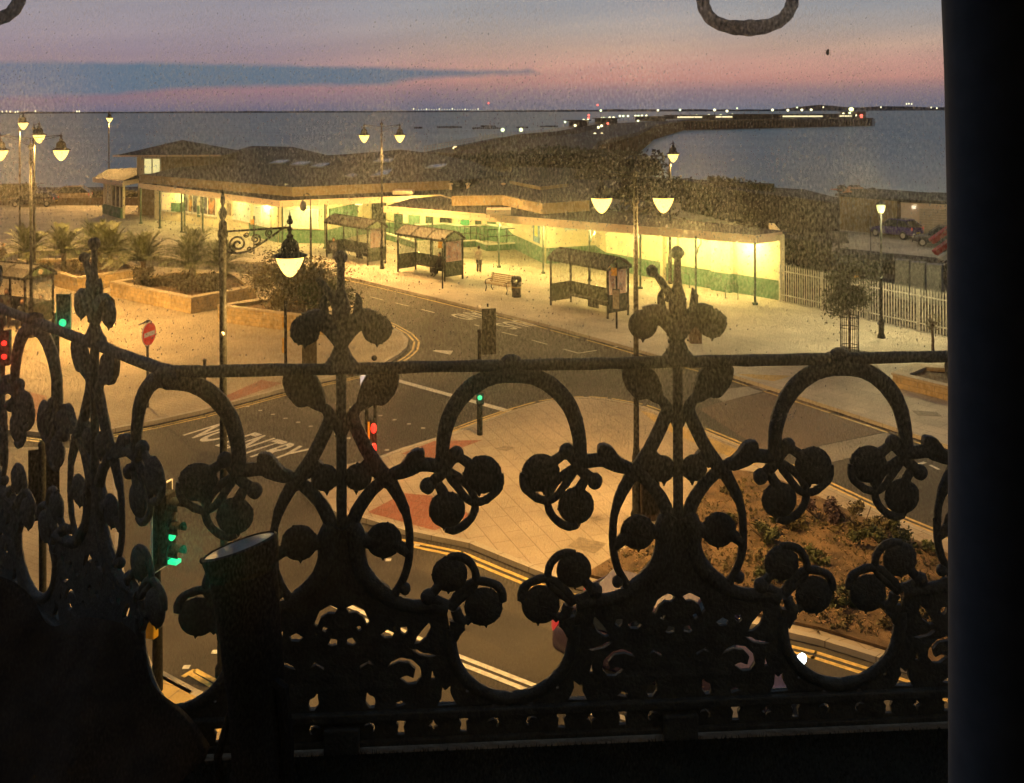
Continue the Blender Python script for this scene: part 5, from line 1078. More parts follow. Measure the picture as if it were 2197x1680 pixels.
# ---------------------------------------------------------------- cars
def car(loc, rz, label, body_c, Lc=4.0, Wc=1.72, Hc=1.48, van=False, tail=0, headl=False):
    t = thing('parked_car' if not headl else 'passing_car', label, 'car', loc, rz)
    PAINT = mat('car_paint_%d' % int(body_c[2] * 1000 + body_c[0] * 100), body_c, .25, .05, 3, spec=.6)
    if van: prof = [(0, .45, .8, .86), (.12, .3, .95, .94), (.9, .25, 1.02, 1), (1.2, .25, 1.05, 1), (3.6, .25, 1.1, 1), (Lc - .1, .3, 1.1, .97), (Lc, .4, 1.0, .92)]; gh = [(1.0, 1.04, .84), (1.65, Hc, .74), (3.5, Hc + .02, .74), (Lc - .12, 1.12, .82)]
    else: prof = [(0, .42, .62, .8), (.1, .28, .74, .92), (.7, .22, .86, .99), (1.15, .22, .93, 1), (2.6, .22, .98, 1), (Lc - .35, .25, 1.0, .98), (Lc - .05, .32, .92, .93), (Lc, .42, .8, .88)]; gh = [(1.05, .92, .84), (1.75, Hc - .02, .66), (2.4, Hc, .66), (Lc - .75, Hc - .06, .66), (Lc - .12, .99, .8)]
    def ring(x, zb, zt, w): w = w * Wc / 2; return [(x, -w * .93, zb), (x, -w, zb + (zt - zb) * .3), (x, -w * .99, zb + (zt - zb) * .75), (x, -w * .9, zt), (x, w * .9, zt), (x, w * .99, zb + (zt - zb) * .75), (x, w, zb + (zt - zb) * .3), (x, w * .93, zb)]
    m = MB(); rs = [ring(*p) for p in prof]
    for r_ in rs: m.v += r_
    n = 8
    for i in range(len(rs) - 1):
        for k in range(n): m.face([i * n + k, i * n + (k + 1) % n, (i + 1) * n + (k + 1) % n, (i + 1) * n + k])
    m.face(list(range(n))); m.face([(len(rs) - 1) * n + k for k in range(n)])
    b = m.build('body', PAINT, t, True); md = b.modifiers.new('s', 'SUBSURF'); md.levels = 1; md.render_levels = 2
    g = MB()
    for x, z, w in gh: g.v += [(x, -w * Wc / 2, z), (x, w * Wc / 2, z)]
    k = len(gh); base = len(g.v)
    g.v += [(x, s * .84 * Wc / 2, .93) for x in (gh[0][0] + .03, gh[-1][0] - .03) for s in (-1, 1)]
    for i in range(k - 1): g.face([i * 2, i * 2 + 1, i * 2 + 3, i * 2 + 2])
    g.face([i * 2 for i in range(k)]); g.face([i * 2 + 1 for i in range(k)])
    g.build('windows', GLASSD, t)
    rfm = MB(); rx = [q for q in gh[1:-1]]
    rfm.prism([(rx[0][0] - .05, -Wc / 2 * .64), (rx[-1][0] + .08, -Wc / 2 * .64), (rx[-1][0] + .08, Wc / 2 * .64), (rx[0][0] - .05, Wc / 2 * .64)], Hc - .07, Hc + .025).build('roof', PAINT, t, bevel=.03)
    pm = MB()
    for s in (-1, 1):
        for (a, b_) in zip(gh, gh[1:]): pm.tube([(a[0], s * a[2] * Wc / 2 * 1.005, a[1]), (b_[0], s * b_[2] * Wc / 2 * 1.005, b_[1])], .03, 6)
        xm = (gh[1][0] + gh[-2][0]) / 2 + .1; pm.tube([(xm, s * Wc / 2 * .67, Hc - .03), (xm, s * Wc / 2 * .85, .97)], .03, 6)
    pm.build('pillars', PAINT, t)
    for x in (.72, Lc - .72):
        for s in (-1, 1):
            w = MB().tube([(x, s * (Wc / 2 - .2), .31), (x, s * (Wc / 2 + .01), .31)], .31, 20).build('wheel', RUBBER, t, True); MB().tube([(x, s * (Wc / 2 - .05), .31), (x, s * (Wc / 2 + .02), .31)], .19, 12).build('rim', STEEL, w, True)
    for s in (-1, 1):
        MB().ball((.06, s * Wc * .36, .66), .11, (.7, 1.3, .7)).build('headlight', glow('headlight_glow', (.9, 1, .95), 8) if headl else STEEL, t, True)
        MB().ball((Lc - .06, s * Wc * .4, .85), .1, (.6, .9, 1.5)).build('tail_light', glow('tail_glow', (1, .06, .04), .5 + tail), t, True)
        MB().ball((1.25, s * (Wc / 2 + .09), 1.0), .09, (.6, 1, .7)).build('wing_mirror', PAINT, t, True)
    MB().box((Lc + .01, 0, .55), (.02, .5, .11)).build('number_plate', mat('plate_yellow', (.6, .45, .1), .5, 0), t)
    MB().box((.02, 0, .35), (.06, Wc * .7, .14)).build('grille', RUBBER, t)
    return t
g = xy(1886, 508); car((g.x + .1, g.y + 1.2, 0), -1.0, 'purple-blue hatchback parked by the corrugated shed', (.06, .035, .22), 3.9)
g = Q(1958, 505, 73); car((g.x, g.y, 0), -.45, 'grey car parked in front of the cream roller door', (.09, .09, .1), 4.2)
g = xy(24, 445); car((g.x - .5, g.y + 1, 0), .1, 'dark estate car parked among the shadows at far left', (.03, .025, .03), 4.6)
g = xy(100, 437); car((g.x - .5, g.y + 1.6, 0), .15, 'pale people carrier with glowing red tail light at far left', (.22, .17, .13), 4.4, 1.8, 1.75, True, 1.5)
g = Q(1440, 1300, 18.9); k = car((g.x - 1.6, 20.6, RZ), math.radians(-27) , 'dark purple car passing below the balcony, seen through the ironwork', (.07, .05, .085), 4.2, headl=False)
k.rotation_euler = (0, 0, math.radians(180 - 29)); k.location = (4.7, 16.5, RZ)
for ch in kids(k):
    if ch.name.startswith('headlight'): ch.data.materials[0] = glow('headlight_glow', (.9, 1, .95), 14)
# speed sign, seat posts and yellow notice on the fence, small posts on the harbour road
g = Q(1842, 570, 47.5); o = MB().box((0, 0, 0), (.34, .02, .5)).build('warning_notice', YB, bevel=.01); g2 = fa + (fb - fa).normalized() * 5.1; o.location = (g2.x, g2.y + .35, 2.15); tag(o, 'small yellow notice on a post above the palisade fence', 'notice')
o2 = MB().box((0, .04, -1.1), (.05, .05, 2.3)).build('notice_post', DARKM, o)
for px, Y, h, l in ((1868, 68, 2.6, 'slim post standing left of the lantern lamp behind the fence'), (1800, 70, 4.4, 'thin dark pole at the corner of the dark building')):
    g = Q(px, 500, Y); o = MB().lathe([(.06, 0), (.06, .3), (.04, .32), (.04, h), (.0, h + .05)], n=8).build('post', DARKM); o.name = 'slim_post'; o.location = (g.x, g.y, 0); tag(o, l, 'post')

hedge([(-8, 165), (0, 170), (9, 172), (16, 168), (20, 150)], 3.5, 8, 'dark scrub and sidings at the foot of the pier', 16, n=5200, s=.4)

hedge([(17.4, 55.5), (13.2, 60.5), (10.2, 64.5), (6.8, 69)], 3.7, 2.6, 'tall dark ivy bank directly behind the long canopy', 18, n=7500, s=.15)
# ---------------------------------------------------------------- balcony railing of cast iron
K = .00121; ZR = H - .662
rail = thing('balcony_railing', 'ornate cast iron balcony railing with round leaves and finials', 'railing', (0, 2.5, ZR - .98)); RO = Vector((0, 2.5, ZR - .98))
def S(u, v, y=0): return (u * K, y, -v * K)
def mir(pts): return [(-p[0],) + tuple(p[1:]) for p in pts]
def arm(mb, pts, flat=.7, rs=1.0):
    for q in (pts, mir(pts)):
        thin = all(180 <= abs(p[0]) <= 345 and 180 <= p[1] <= 580 for p in q); c = cr(q, 4); mb.tube([S(p[0], p[1]) for p in c], [p[2] * K * rs * ((1.08 if p[2] <= 9 else .98) if thin else (1.26 if p[2] >= 9 else 1.1)) for p in c], 10, flat, ax=(0, 1, 0))
def band(mb, pts): arm(mb, pts, .75)
ARMS = [
    [(50, 66, 9), (34, 84, 9), (24, 102, 11), (32, 128, 12), (56, 178, 12), (84, 222, 13), (104, 246, 14)],
    [(24, 102, 10), (12, 122, 8), (6, 140, 6)],
    [(20, 335, 12), (32, 306, 12), (54, 272, 11), (82, 244, 11), (112, 226, 11), (160, 209, 12), (205, 211, 12), (230, 212, 12)],
    [(104, 246, 12), (124, 282, 10), (138, 320, 8.5), (143, 360, 8), (142, 405, 8), (134, 440, 8), (120, 468, 8), (104, 494, 10)],
    [(214, 216, 13), (214, 180, 12), (219, 140, 13), (232, 100, 14), (256, 64, 15), (290, 36, 15), (326, 22, 15), (361, 17, 17)],
    [(222, 214, 12), (240, 192, 12)], [(242, 190, 10), (270, 208, 12), (290, 222, 12)], [(222, 220, 12), (200, 240, 13), (183, 254, 11)], [(200, 244, 10), (215, 270, 12), (222, 290, 12)],
    [(336, 232, 8), (337, 252, 8.5), (328, 270, 9), (307, 287, 9), (284, 292, 9), (264, 283, 8), (248, 262, 8), (232, 240, 9), (222, 224, 11)],
    [(226, 224, 10), (246, 236, 9), (264, 252, 8), (278, 272, 8), (284, 296, 8), (277, 322, 8), (256, 343, 8.5), (236, 350, 9), (220, 346, 8)],
    [(44, 196, 9), (56, 208, 9), (74, 224, 9)],
    [(20, 362, 14), (44, 366, 13), (66, 370, 12)], [(110, 372, 11), (128, 386, 10), (140, 396, 9)],
    [(226, 410, 9), (244, 407, 9), (266, 415, 8.5), (281, 436, 8), (284, 460, 8), (274, 480, 8), (254, 496, 8.5), (232, 514, 11)],
    [(341, 506, 9), (340, 488, 9), (330, 473, 9), (311, 464, 9), (288, 461, 8.5), (264, 471, 8.5), (243, 492, 9), (228, 516, 12)],
    [(222, 514, 16), (204, 504, 13), (186, 492, 11)], [(186, 490, 10), (204, 470, 11), (218, 455, 11)], [(262, 548, 9), (278, 534, 11), (294, 524, 12)], [(240, 520, 12), (248, 540, 12), (262, 548, 10)],
    [(104, 494, 13), (130, 506, 12), (160, 512, 12), (200, 514, 13), (224, 518, 14)],
    [(227, 560, 11), (228, 590, 12), (236, 628, 11), (255, 662, 11), (285, 690, 11), (322, 708, 11), (361, 716, 12)],
    [(14, 330, 18), (30, 356, 17), (34, 400, 14), (46, 438, 15), (72, 468, 15), (104, 494, 14)],
    [(0, -60, 16), (10, -72, 15), (20, -86, 16), (34, -98, 17), (50, -102, 20), (66, -96, 22)],
    [(8, -100, 14), (20, -104, 10), (26, -112, 6)],
]
WEB = [(0, 320), (12, 320), (32, 345), (42, 370), (40, 410), (55, 440), (85, 478), (117, 502), (181, 512), (220, 520), (227, 566), (231, 592), (238, 625), (256, 662), (285, 690), (321, 706), (361, 714)]
HOLES = [
    [(14, 511), (27, 505), (44, 514), (53, 534), (47, 541), (41, 526), (31, 519), (20, 520)], [(30, 548), (38, 546), (41, 553), (34, 557)], [(12, 574), (22, 572), (28, 582), (22, 586), (12, 583)],
    [(84, 566), (96, 558), (108, 564), (104, 572), (92, 573)], [(124, 553), (136, 553), (138, 562), (131, 568), (125, 562)], [(156, 584), (161, 572), (169, 562), (181, 549), (184, 560), (177, 575), (165, 584)],
    [(150, 601), (162, 602), (170, 607), (180, 609), (196, 613), (184, 616), (166, 613), (158, 608)],
    [(104, 640), (113, 629), (128, 623), (144, 627), (158, 640), (160, 654), (152, 666), (138, 667), (124, 656), (136, 651), (146, 655), (149, 644), (140, 634), (124, 632)],
    [(191, 645), (194, 656), (197, 664), (188, 665)], [(54, 690), (59, 696), (67, 700), (69, 710), (66, 718), (58, 718), (51, 708)], [(114, 712), (124, 709), (133, 716), (116, 720)],
    [(214, 686), (219, 692), (229, 684), (228, 697), (233, 708), (238, 716), (205, 718), (212, 704)], [(262, 690), (268, 690), (268, 696), (262, 696)], [(318, 723), (326, 723), (326, 729), (318, 729)],
    [(60, 470), (66, 474), (62, 479), (57, 474)], [(40, 630), (56, 622), (68, 634), (54, 628), (42, 636)],
]
def grow(h, f):
    cx_ = sum(p[0] for p in h) / len(h); cy_ = sum(p[1] for p in h) / len(h); return [(cx_ + (p[0] - cx_) * f, cy_ + (p[1] - cy_) * f) for p in h]
HOLES = [grow(h, 1.38) for h in HOLES]
def friezehole(kind, c):
    if kind == 'cross': a = [(0, -14), (3, -5), (10, 0), (3, 4), (0, 14), (-3, 4), (-10, 0), (-3, -5)]
    elif kind == 'key': a = [(-8, -12), (-4, -15), (4, -15), (8, -12), (9, -7), (5, -1), (7, 14), (-8, 14), (-5, -1), (-9, -7)]
    elif kind == 'bell': a = [(0, -9), (4, -4), (5, 3), (9, 8), (-8, 8), (-6, 0), (-4, -6)]
    else: a = [(-11, 0), (-8, -8), (0, -11), (8, -9), (11, 0), (8, 8), (3, 7), (6, 0), (1, -5), (-6, -3)]
    return [(c + x * 1.3, 764 + y * 1.22) for x, y in a]
def module(variant, detail_seed):
    lps = [WEB + [(361, 728), (361, 812), (0, 812)]]
    outer = [(x * K, -y * K) for x, y in WEB + [(361, 798)]] + [(-x * K, -y * K) for x, y in reversed(WEB[1:] + [(361, 798)])]
    loops = [outer]
    for h in HOLES:
        for q in (h, mir(h)): loops.append([(x * K, -y * K) for x, y in q])
    for kd, c in (('moon', 57), ('key', 124), ('cross', 192), ('key', 257), ('moon', 320)):
        for s in (1, -1): loops.append([(x * K * s, -y * K) for x, y in friezehole(kd, c)])
    loops.append([(x * K, -y * K) for x, y in friezehole('bell', 0)])
    vs, fs = fill2d(loops, .009, .0015)
    p = MB(); p.add(vs, fs)
    for a in ARMS: band(p, a)
    p.tube([S(0, -60), S(0, 330)], 11 * K, 12, .9)                                        # central stem
    rr = random.Random(detail_seed)
    for s in (-1, 1):                                                                   # drips and lumps along the arcs
        for k in range(34):
            a = rr.choice(ARMS[:6] + ARMS[20:22]); i = rr.randrange(len(a)); q = a[i]
            p.ball(S(s * (q[0] + rr.uniform(-q[2], q[2]) * .9), q[1] + rr.uniform(-q[2], q[2]) * .9), rr.uniform(.0025, .006), n=7, m=5)
    p.ball(S(361, 8), .024, (1.6, .8, 1), 12, 8).ball(S(-361, 8), .024, (1.6, .8, 1), 12, 8)
    for s in (-1, 1): p.prism([(s * 318 * K, -.011), (s * 361 * K, -.011), (s * 361 * K, .011), (s * 318 * K, .011)], -24 * K, [-8 * K, 2 * K, 2 * K, -8 * K])
    po = p.build('panel', IRON, rail, True, jitter=.0006)
    def sub(mb, name): return mb.build(name, IRON, po, True, jitter=.0007, seed=detail_seed)
    for s in (-1, 1):
        for (u, v, r, tu, tv) in ((35, 231, 29, 31, 266), (89, 367, 38, 87, 408), (299, 233, 41, 292, 278), (223, 306, 39, 216, 348), (228, 444, 38, 225, 484), (300, 516, 41, 306, 559), (76, -82, 32, 76, -46)):
            M_ = Matrix.Rotation(PI / 2, 3, 'X'); m = MB()
            m.lathe([(0, -.011), (r * K * .5, -.0105), (r * K * .86, -.0075), (r * K, -.002), (r * K, .002), (r * K * .86, .0075), (r * K * .5, .0105), (0, .011)], S(u * s, v), 26, M_)
            m.tube([S(tu * s, v + (tv - v) * .8), S(tu * s, tv - 2), S(tu * s, tv + 3)], [.008, .0045, .001], 8, .8)
            for k in range(9): a = rr.uniform(0, 2 * PI); m.ball(S(u * s + math.cos(a) * r * .97, v + math.sin(a) * r * .97), rr.uniform(.002, .0045), n=6, m=4)
            sub(m, 'roundel')
        for (u, v, r) in ((243, 188, 17), (182, 254, 17), (183, 491, 17), (133, 472, 13), (120, 388, 7)): sub(MB().ball(S(u * s, v), r * K, (1, .9, 1.05), 12, 8), 'knob')
        lf = [(50, 24), (62, 14), (90, 10), (117, 12), (119, 30), (113, 50), (104, 62), (92, 75), (80, 77), (70, 75), (60, 80), (46, 86), (34, 86), (36, 66), (42, 42)]
        vs, fs = fill2d([[(x * K * s, -y * K) for x, y in cr(lf, 3, True)]], .012, .003); sub(MB().add(vs, fs), 'leaf')
        lf = [(108, 224), (120, 214), (134, 200), (146, 184), (158, 178), (170, 178), (173, 190), (170, 204), (164, 218), (150, 226), (120, 234)]
        vs, fs = fill2d([[(x * K * s, -y * K) for x, y in cr(lf, 3, True)]], .016, .004); sub(MB().add(vs, fs), 'leaf')
        lf = [(230, 545), (244, 548), (258, 552), (258, 562), (250, 570), (244, 582), (238, 572), (231, 562)]
        vs, fs = fill2d([[(x * K * s, -y * K) for x, y in lf]], .012, .003); sub(MB().add(vs, fs), 'leaf')
    # finial above the rail
    f = MB(); f.lathe([(36 * K, 0), (34 * K, 14 * K), (24 * K, 26 * K), (16 * K, 44 * K), (13 * K, 58 * K), (15 * K, 78 * K), (19 * K, 100 * K), (20 * K, 125 * K), (17 * K, 148 * K), (10 * K, 165 * K), (8 * K, 190 * K), (8 * K, 222 * K)], (0, 0, 0), 14, Matrix.Scale(.75, 3, (0, 1, 0)))
    f.ball(S(0, -236), 15 * K, n=14, m=10)
    sdx = 1 if variant == 'mid' else -1
    f.tube([S(-8, -130), S(-20, -152), S(-38, -178), S(-50, -192)], [11 * K, 9 * K, 8 * K, 5 * K], 10)
    if variant == 'ball': f.ball(S(-56, -198), 13 * K, n=12, m=8)
    for s in (-1, 1):
        c = cr([(22, -86, 5), (30, -106, 8), (36, -130, 9), (36, -146, 7), (33, -160, 1.5)], 4); f.tube([S(q[0] * s, q[1]) for q in c], [q[2] * K for q in c], 8, .5, ax=(0, 1, 0))
    for k in range(26): f.ball(S(rr.uniform(-26, 26), rr.uniform(-160, 0)), rr.uniform(.003, .008), n=7, m=5)
    fo = f.build('finial', IRON, rail, True, jitter=.0008, seed=detail_seed)
    return po, fo
mods = []
c0 = Vector((-.441, 2.55)); a0 = math.atan2(.056, .8735); hw_ = 361 * K
mA = module('plain', 3); mB_ = module('ball', 4)
def place(parts, c, a, vertical=1.0):
    for o in parts: o.location = Vector((c.x, c.y, ZR)) - RO; o.rotation_euler = (0, 0, a)
place(mA, c0, a0)
c1 = Vector((.4325, 2.606)); place(mB_, c1, a0)
def copy_parts(parts, c, a):
    out = []
    for o in parts:
        n = o.copy(); C.objects.link(n); n.location = Vector((c.x, c.y, ZR)) - RO; n.rotation_euler = (0, 0, a)
        for k in kids(o): q = k.copy(); C.objects.link(q); q.parent = n
        out.append(n)
    return out
copy_parts(mA, c1 + Vector((math.cos(a0), math.sin(a0))) * .8735, a0)
cor = c0 - Vector((math.cos(a0), math.sin(a0))) * hw_; dl = Vector((-.718, .696)); al = math.atan2(-.696, .718)
copy_parts(mB_, cor + dl * hw_, al); copy_parts(mA, cor + dl * hw_ * 3, al); copy_parts(mB_, cor + dl * hw_ * 5, al)
end_r = c1 + Vector((math.cos(a0), math.sin(a0))) * .8735 * 1.5; end_l = cor + dl * hw_ * 6
# handrail: old bumpy round bar following the plan of the balcony
path = []
def seg(a, b, n):
    for i in range(n): path.append(a.lerp(b, i / n))
seg(end_l, cor + dl * .1, 40); path.append(cor + dl * .04 + Vector((0, .004))); path.append(cor + Vector((.012, .006))); path.append(cor + Vector((.06, .0)))
seg(cor + Vector((.1, .004)), end_r, 56); path.append(end_r); rr = random.Random(9)
def off3(p, z): return (p.x - RO.x, p.y - RO.y, z - RO.z)
MB().tube([off3(p, ZR + rr.uniform(-.0008, .0008)) for p in path], [.0158 + rr.uniform(-.0012, .0012) for _ in path], 14).build('handrail', IRON, rail, True)
m = MB()
for s in (-1, 0, 1, 2, 3): 
    p = c0 + Vector((math.cos(a0), math.sin(a0))) * (hw_ * (1 if s == 0 else 3)) if s in (0, 1) else cor + dl * hw_ * 2
    MB().ball(off3(p, ZR + .006), .024, (1.2, .9, 1), 12, 8).build('joint', IRON, rail, True)
def longbar(z, h, w, nm):
    m = MB(); 
    for a, b in ((end_l, cor), (cor, end_r)):
        d = (b - a).normalized(); n = Vector((-d.y, d.x)) * w / 2
        m.prism([(p.x - RO.x, p.y - RO.y) for p in (a + n, a - n, b - n, b + n)], z - RO.z, z - RO.z + h)
    return m.build(nm, IRON, rail, bevel=.004)
longbar(ZR - 744 * K, .022, .045, 'middle_rail'); longbar(ZR - 800 * K, .016, .03, 'bottom_rail')
m = MB()
for p in (c0, c1, cor + dl * hw_, c1 + Vector((math.cos(a0), math.sin(a0))) * .8735): MB().box(off3(p, ZR - 795 * K), (.09, .06, .1), a0).build('foot', IRON, rail, bevel=.005)
# balcony slab, stone edge, mat
zf = ZR - .972
def strip_poly(o1, o2):
    n1 = Vector((-math.sin(a0), math.cos(a0))); n2 = Vector((.696, .718))
    f = lambda o: [end_l + n2 * o, cor + (n1 + n2).normalized() * o * 1.05, end_r + n1 * o]
    return f(o1) + list(reversed(f(o2)))
edge = MB().prism([Vector((p.x, p.y)) for p in strip_poly(.07, -.10)], zf - .3, zf - .012).build('balcony_ledge', mat('ledge_stone', (.3, .23, .14), .85, .25, 9, .6, 50)); tag(edge, 'tan stone ledge under the balcony railing', 'ledge')
fl_ = MB().prism([end_l + Vector((-.6, -.5)), end_l - Vector((.696, .718)) * .09, cor - Vector((.32, .95)) * .1, end_r - Vector((0, .1)), Vector((2.6, -.3)), Vector((-3.2, -.3))], zf - .3, zf - .014).build('balcony_floor', mat('dark_floor', (.04, .036, .03), .9, .3, 6)); struct(fl_)
TURF = mat('dark_turf', (.018, .02, .012), .95, .4, 8)
tf = MB(); mat_poly = [cor + Vector((-.012, -.034)), end_r - Vector((0, .036)), Vector((1.9, 1.0)), Vector((-1.1, 1.0)), Vector((-2.4, 2.0)), end_l - Vector((.696, .718)) * .02]
tf.prism(mat_poly, zf - .013, zf)
rr = random.Random(4)
mt = tf.build('artificial_turf', TURF); tag(mt, 'dark artificial grass mat on the balcony floor', 'mat')
b = MB()
for i in range(15000):
    x = rr.uniform(-.95, 1.6); yb = cor.y - .036 + (x - cor.x) * .062; y = yb - abs(rr.gauss(0, .05)) if i < 6000 else rr.uniform(1.9, yb)
    a = rr.uniform(0, 6.28); h = rr.uniform(.006, .014); w = .0012
    b.poly([(x - w, y, zf), (x + w, y, zf), (x + math.cos(a) * .006, y + math.sin(a) * .006, zf + h)])
o = b.build('turf_blades', TURF, mt); o['kind'] = 'stuff'
# dark cloth slumped against the inside of the lower left railing
tp = cr([(-60, 1200, 2.62), (0, 1236, 2.58), (60, 1296, 2.55), (130, 1345, 2.52), (200, 1322, 2.5), (245, 1335, 2.46), (290, 1392, 2.44), (350, 1466, 2.42), (400, 1530, 2.4), (440, 1600, 2.38)], 5)
cb = MB(); nr = 9; rr = random.Random(6)
for (px, py, Yt) in tp:
    a = Q(px, py, Yt)
    for j in range(nr):
        q = j / (nr - 1); z = a.z + (zf + .002 - a.z) * q ** 1.3; y = Yt - .10 * math.sin(q * 1.9) - .25 * q * q + .012 * math.sin(px * .05 + j); cb.v.append((a.x + .02 * math.sin(j * 1.3 + px * .03) - .05 * q, y, z))
for i in range(len(tp) - 1):
    for j in range(nr - 1): cb.face([i * nr + j, i * nr + j + 1, (i + 1) * nr + j + 1, (i + 1) * nr + j])
o = cb.build('cloth_cover', mat('dark_cloth', (.035, .026, .018), .95, .3, 20), smooth=True); md = o.modifiers.new('solid', 'SOLIDIFY'); md.thickness = .012; tag(o, 'dark cloth slumped against the lower left corner of the railing', 'cloth')
# spotlight standing on the balcony floor
sx, sy = Q(520, 1180, 2.36).x, 2.36; ztop = Q(515, 1178, 2.36).z
t = thing('floodlight', 'black drum floodlight with tilted shiny glass face behind the railing scrolls', 'floodlight', (sx, sy, zf))
tilt = Matrix.Rotation(math.radians(-17), 3, 'Y') @ Matrix.Rotation(math.radians(-9), 3, 'X'); hz = ztop - zf
m = MB(); sec = [(.068, 0), (.07, .04), (.072, .12), (.075, .3), (.08, hz - .08), (.084, hz - .03)]
m.lathe([(.06, 0), (.072, .01), (.074, .06), (.066, .07), (.066, .26), (.07, .28), (.072, hz - .2), (.078, hz - .1), (.078, hz - .04)], (.045, 0, 0), 24, Matrix.Identity(3)); m.v = [(x - .05 * max(0, (z / hz)) ** 1.5 * 1.0, y, z) for x, y, z in m.v]
m.build('body', BLACKM, t, True)
MB().lathe([(.078, -.05), (.086, -.03), (.09, -.004), (.09, .006), (.084, .01), (.084, .004)], (-.005, 0, hz), 28, tilt).build('rim', BLACKM, t, True)
MB().lathe([(.085, -.002), (.083, .006), (.05, .012), (0, .014)], (-.005, 0, hz), 28, tilt).build('glass_face', mat('lamp_glass', (.4, .44, .5), .3, .3, 12, spec=.9), t, True)
MB().ball((-.005 + tilt.col[0].x * -.093, 0, hz + (tilt @ Vector((-.093, 0, 0))).z), .008).build('screw', BLACKM, t, True)
MB().tube([(.11, -.03, .02), (.112, -.03, .16), (.1, -.03, .28), (.07, -.03, .3)], .016, 8).tube([(-.05, 0, .01), (-.06, 0, .1), (-.03, 0, .2)], .01, 8).build('bracket', BLACKM, t, True)
# hanging iron loops of the canopy over the balcony
def loop(cx, cyb, w, h, Yd, label, r=.0165):
    o = thing('iron_loop', label, 'ironwork', Q(cx, cyb, Yd), 0); k = Yd / FPX
    pts = [(-w, -h * 2.2), (-w, -h * 1.2), (-w * 1.0, -h * .95), (-w * .97, -h * .6), (-w * .8, -h * .25), (-w * .45, -h * .05), (0, 0), (w * .45, -h * .06), (w * .8, -h * .28), (w * .98, -h * .65), (w, -h * .95), (w, -h * 1.3), (w, -h * 2.2)]
    c = cr([(p[0] * k, 0, -p[1] * k) for p in pts], 5); n = len(c)
    MB().tube(c, [r * (1 + .28 * max(0, 1 - abs(i / n - .5) * 9)) * (1 + .05 * math.sin(i * 1.7)) for i in range(n)], 12, .8, ax=(0, 1, 0)).build('loop', IRON, o, True, jitter=.0005); MB().tube([(-w * k * 2, 0, h * k * 2.2), (w * k * 2, 0, h * k * 2.2)], .02, 10).build('bar', IRON, o, True)
    return o
loop(1604, 60, 96, 74, 2.5, 'iron loop hanging at the top right of the view'); loop(-50, 46, 92, 66, 2.5, 'iron loop hanging at the top left corner of the view')
# canopy over the balcony and the dark hotel front with the window opening
HW = mat('hotel_wall', (.5, .47, .42), .9, .2, 2)
hwm = MB().box((-3.3, .35, 7), (4.6, .3, 14)).box((3.3, .35, 7), (5.2, .3, 14)).box((0, .35, 12.2), (2.2, .3, 3.6)).box((0, .35, 4.2), (2.2, .3, 8.3)).box((0, -2.5, 10), (8, .2, 6)).box((0, -1.1, 12), (8, 2.6, .2)).box((0, -1.1, 8.2), (8, 2.6, .2)).box((-4, -1.1, 10), (.2, 2.6, 4)).box((4, -1.1, 10), (.2, 2.6, 4))
tag(hwm.build('hotel_front', HW), 'dark hotel wall and room around the window', 'building')
# heavy dark curtain at the right of the window
cv = MB(); prof = []
for i in range(60):
    t_ = i / 59; x = .2150 + t_ * .26; y = .5 + .020 * math.cos(t_ * 34) - .03 * t_ + (.0 if i > 3 else .0) ; prof.append((x, y))
prof = [(.2462 + .0255 * math.cos(a * PI / 12), .492 + .0255 * math.sin(a * PI / 12)) for a in range(7, 19)] + [(.2462 + i * .008, .4665 + .013 * math.sin(i * .55)) for i in range(1, 30)]
rows = [(z, s) for z, s in ((9.2, -.0012), (9.5, -.0010), (9.7, -.0002), (9.85, .0002), (9.95, .0000), (10.02, -.0012), (10.07, -.0030), (10.15, -.005), (10.5, -.009))]
for z, s in rows: cv.v += [(x + s, y, z) for x, y in prof]
n = len(prof)
for j in range(len(rows) - 1):
    for i in range(n - 1): cv.face([j * n + i, j * n + i + 1, (j + 1) * n + i + 1, (j + 1) * n + i])
o = cv.build('curtain', mat('curtain_cloth', (.15, .165, .19), .9, .1, 60), smooth=True); sd_ = o.modifiers.new('solid', 'SOLIDIFY'); sd_.thickness = .003; tag(o, 'heavy dark curtain hanging at the right side of the window', 'curtain')
# window pane with dried salt spray, seen against the lamps
PY = .62
gp = bpy.data.materials.new('clear_pane'); gp.use_nodes = True; gn = gp.node_tree.nodes; gn.remove(gn['Principled BSDF']); tb_ = gn.new('ShaderNodeBsdfTransparent'); tb_.inputs[0].default_value = (1, 1, 1, 1); gp.node_tree.links.new(tb_.outputs[0], gn['Material Output'].inputs[0])
t = thing('window_pane', 'clear window pane speckled with dried salt between room and balcony', 'window', (0, PY, 9.7))
MB().box((0, 0, 0), (1.6, .004, 1.7)).build('pane', gp, t)
sm_ = bpy.data.materials.new('salt_speck'); sm_.use_nodes = True; n_s, l_s = sm_.node_tree.nodes, sm_.node_tree.links; n_s.remove(n_s['Principled BSDF'])
tr_ = n_s.new('ShaderNodeBsdfTransparent'); rf_ = n_s.new('ShaderNodeBsdfRefraction'); rf_.inputs['IOR'].default_value = 1.12; rf_.inputs['Roughness'].default_value = .55
tl_ = n_s.new('ShaderNodeBsdfTranslucent'); tl_.inputs[0].default_value = (.8, .78, .74, 1); a1 = n_s.new('ShaderNodeMixShader'); a1.inputs[0].default_value = .92; a2 = n_s.new('ShaderNodeMixShader'); a2.inputs[0].default_value = .32
l_s.new(rf_.outputs[0], a1.inputs[1]); l_s.new(tl_.outputs[0], a1.inputs[2]); l_s.new(tr_.outputs[0], a2.inputs[1]); l_s.new(a1.outputs[0], a2.inputs[2]); l_s.new(a2.outputs[0], n_s['Material Output'].inputs[0])
rr = random.Random(21); m = MB(); k = PY / FPX; cnt = 0
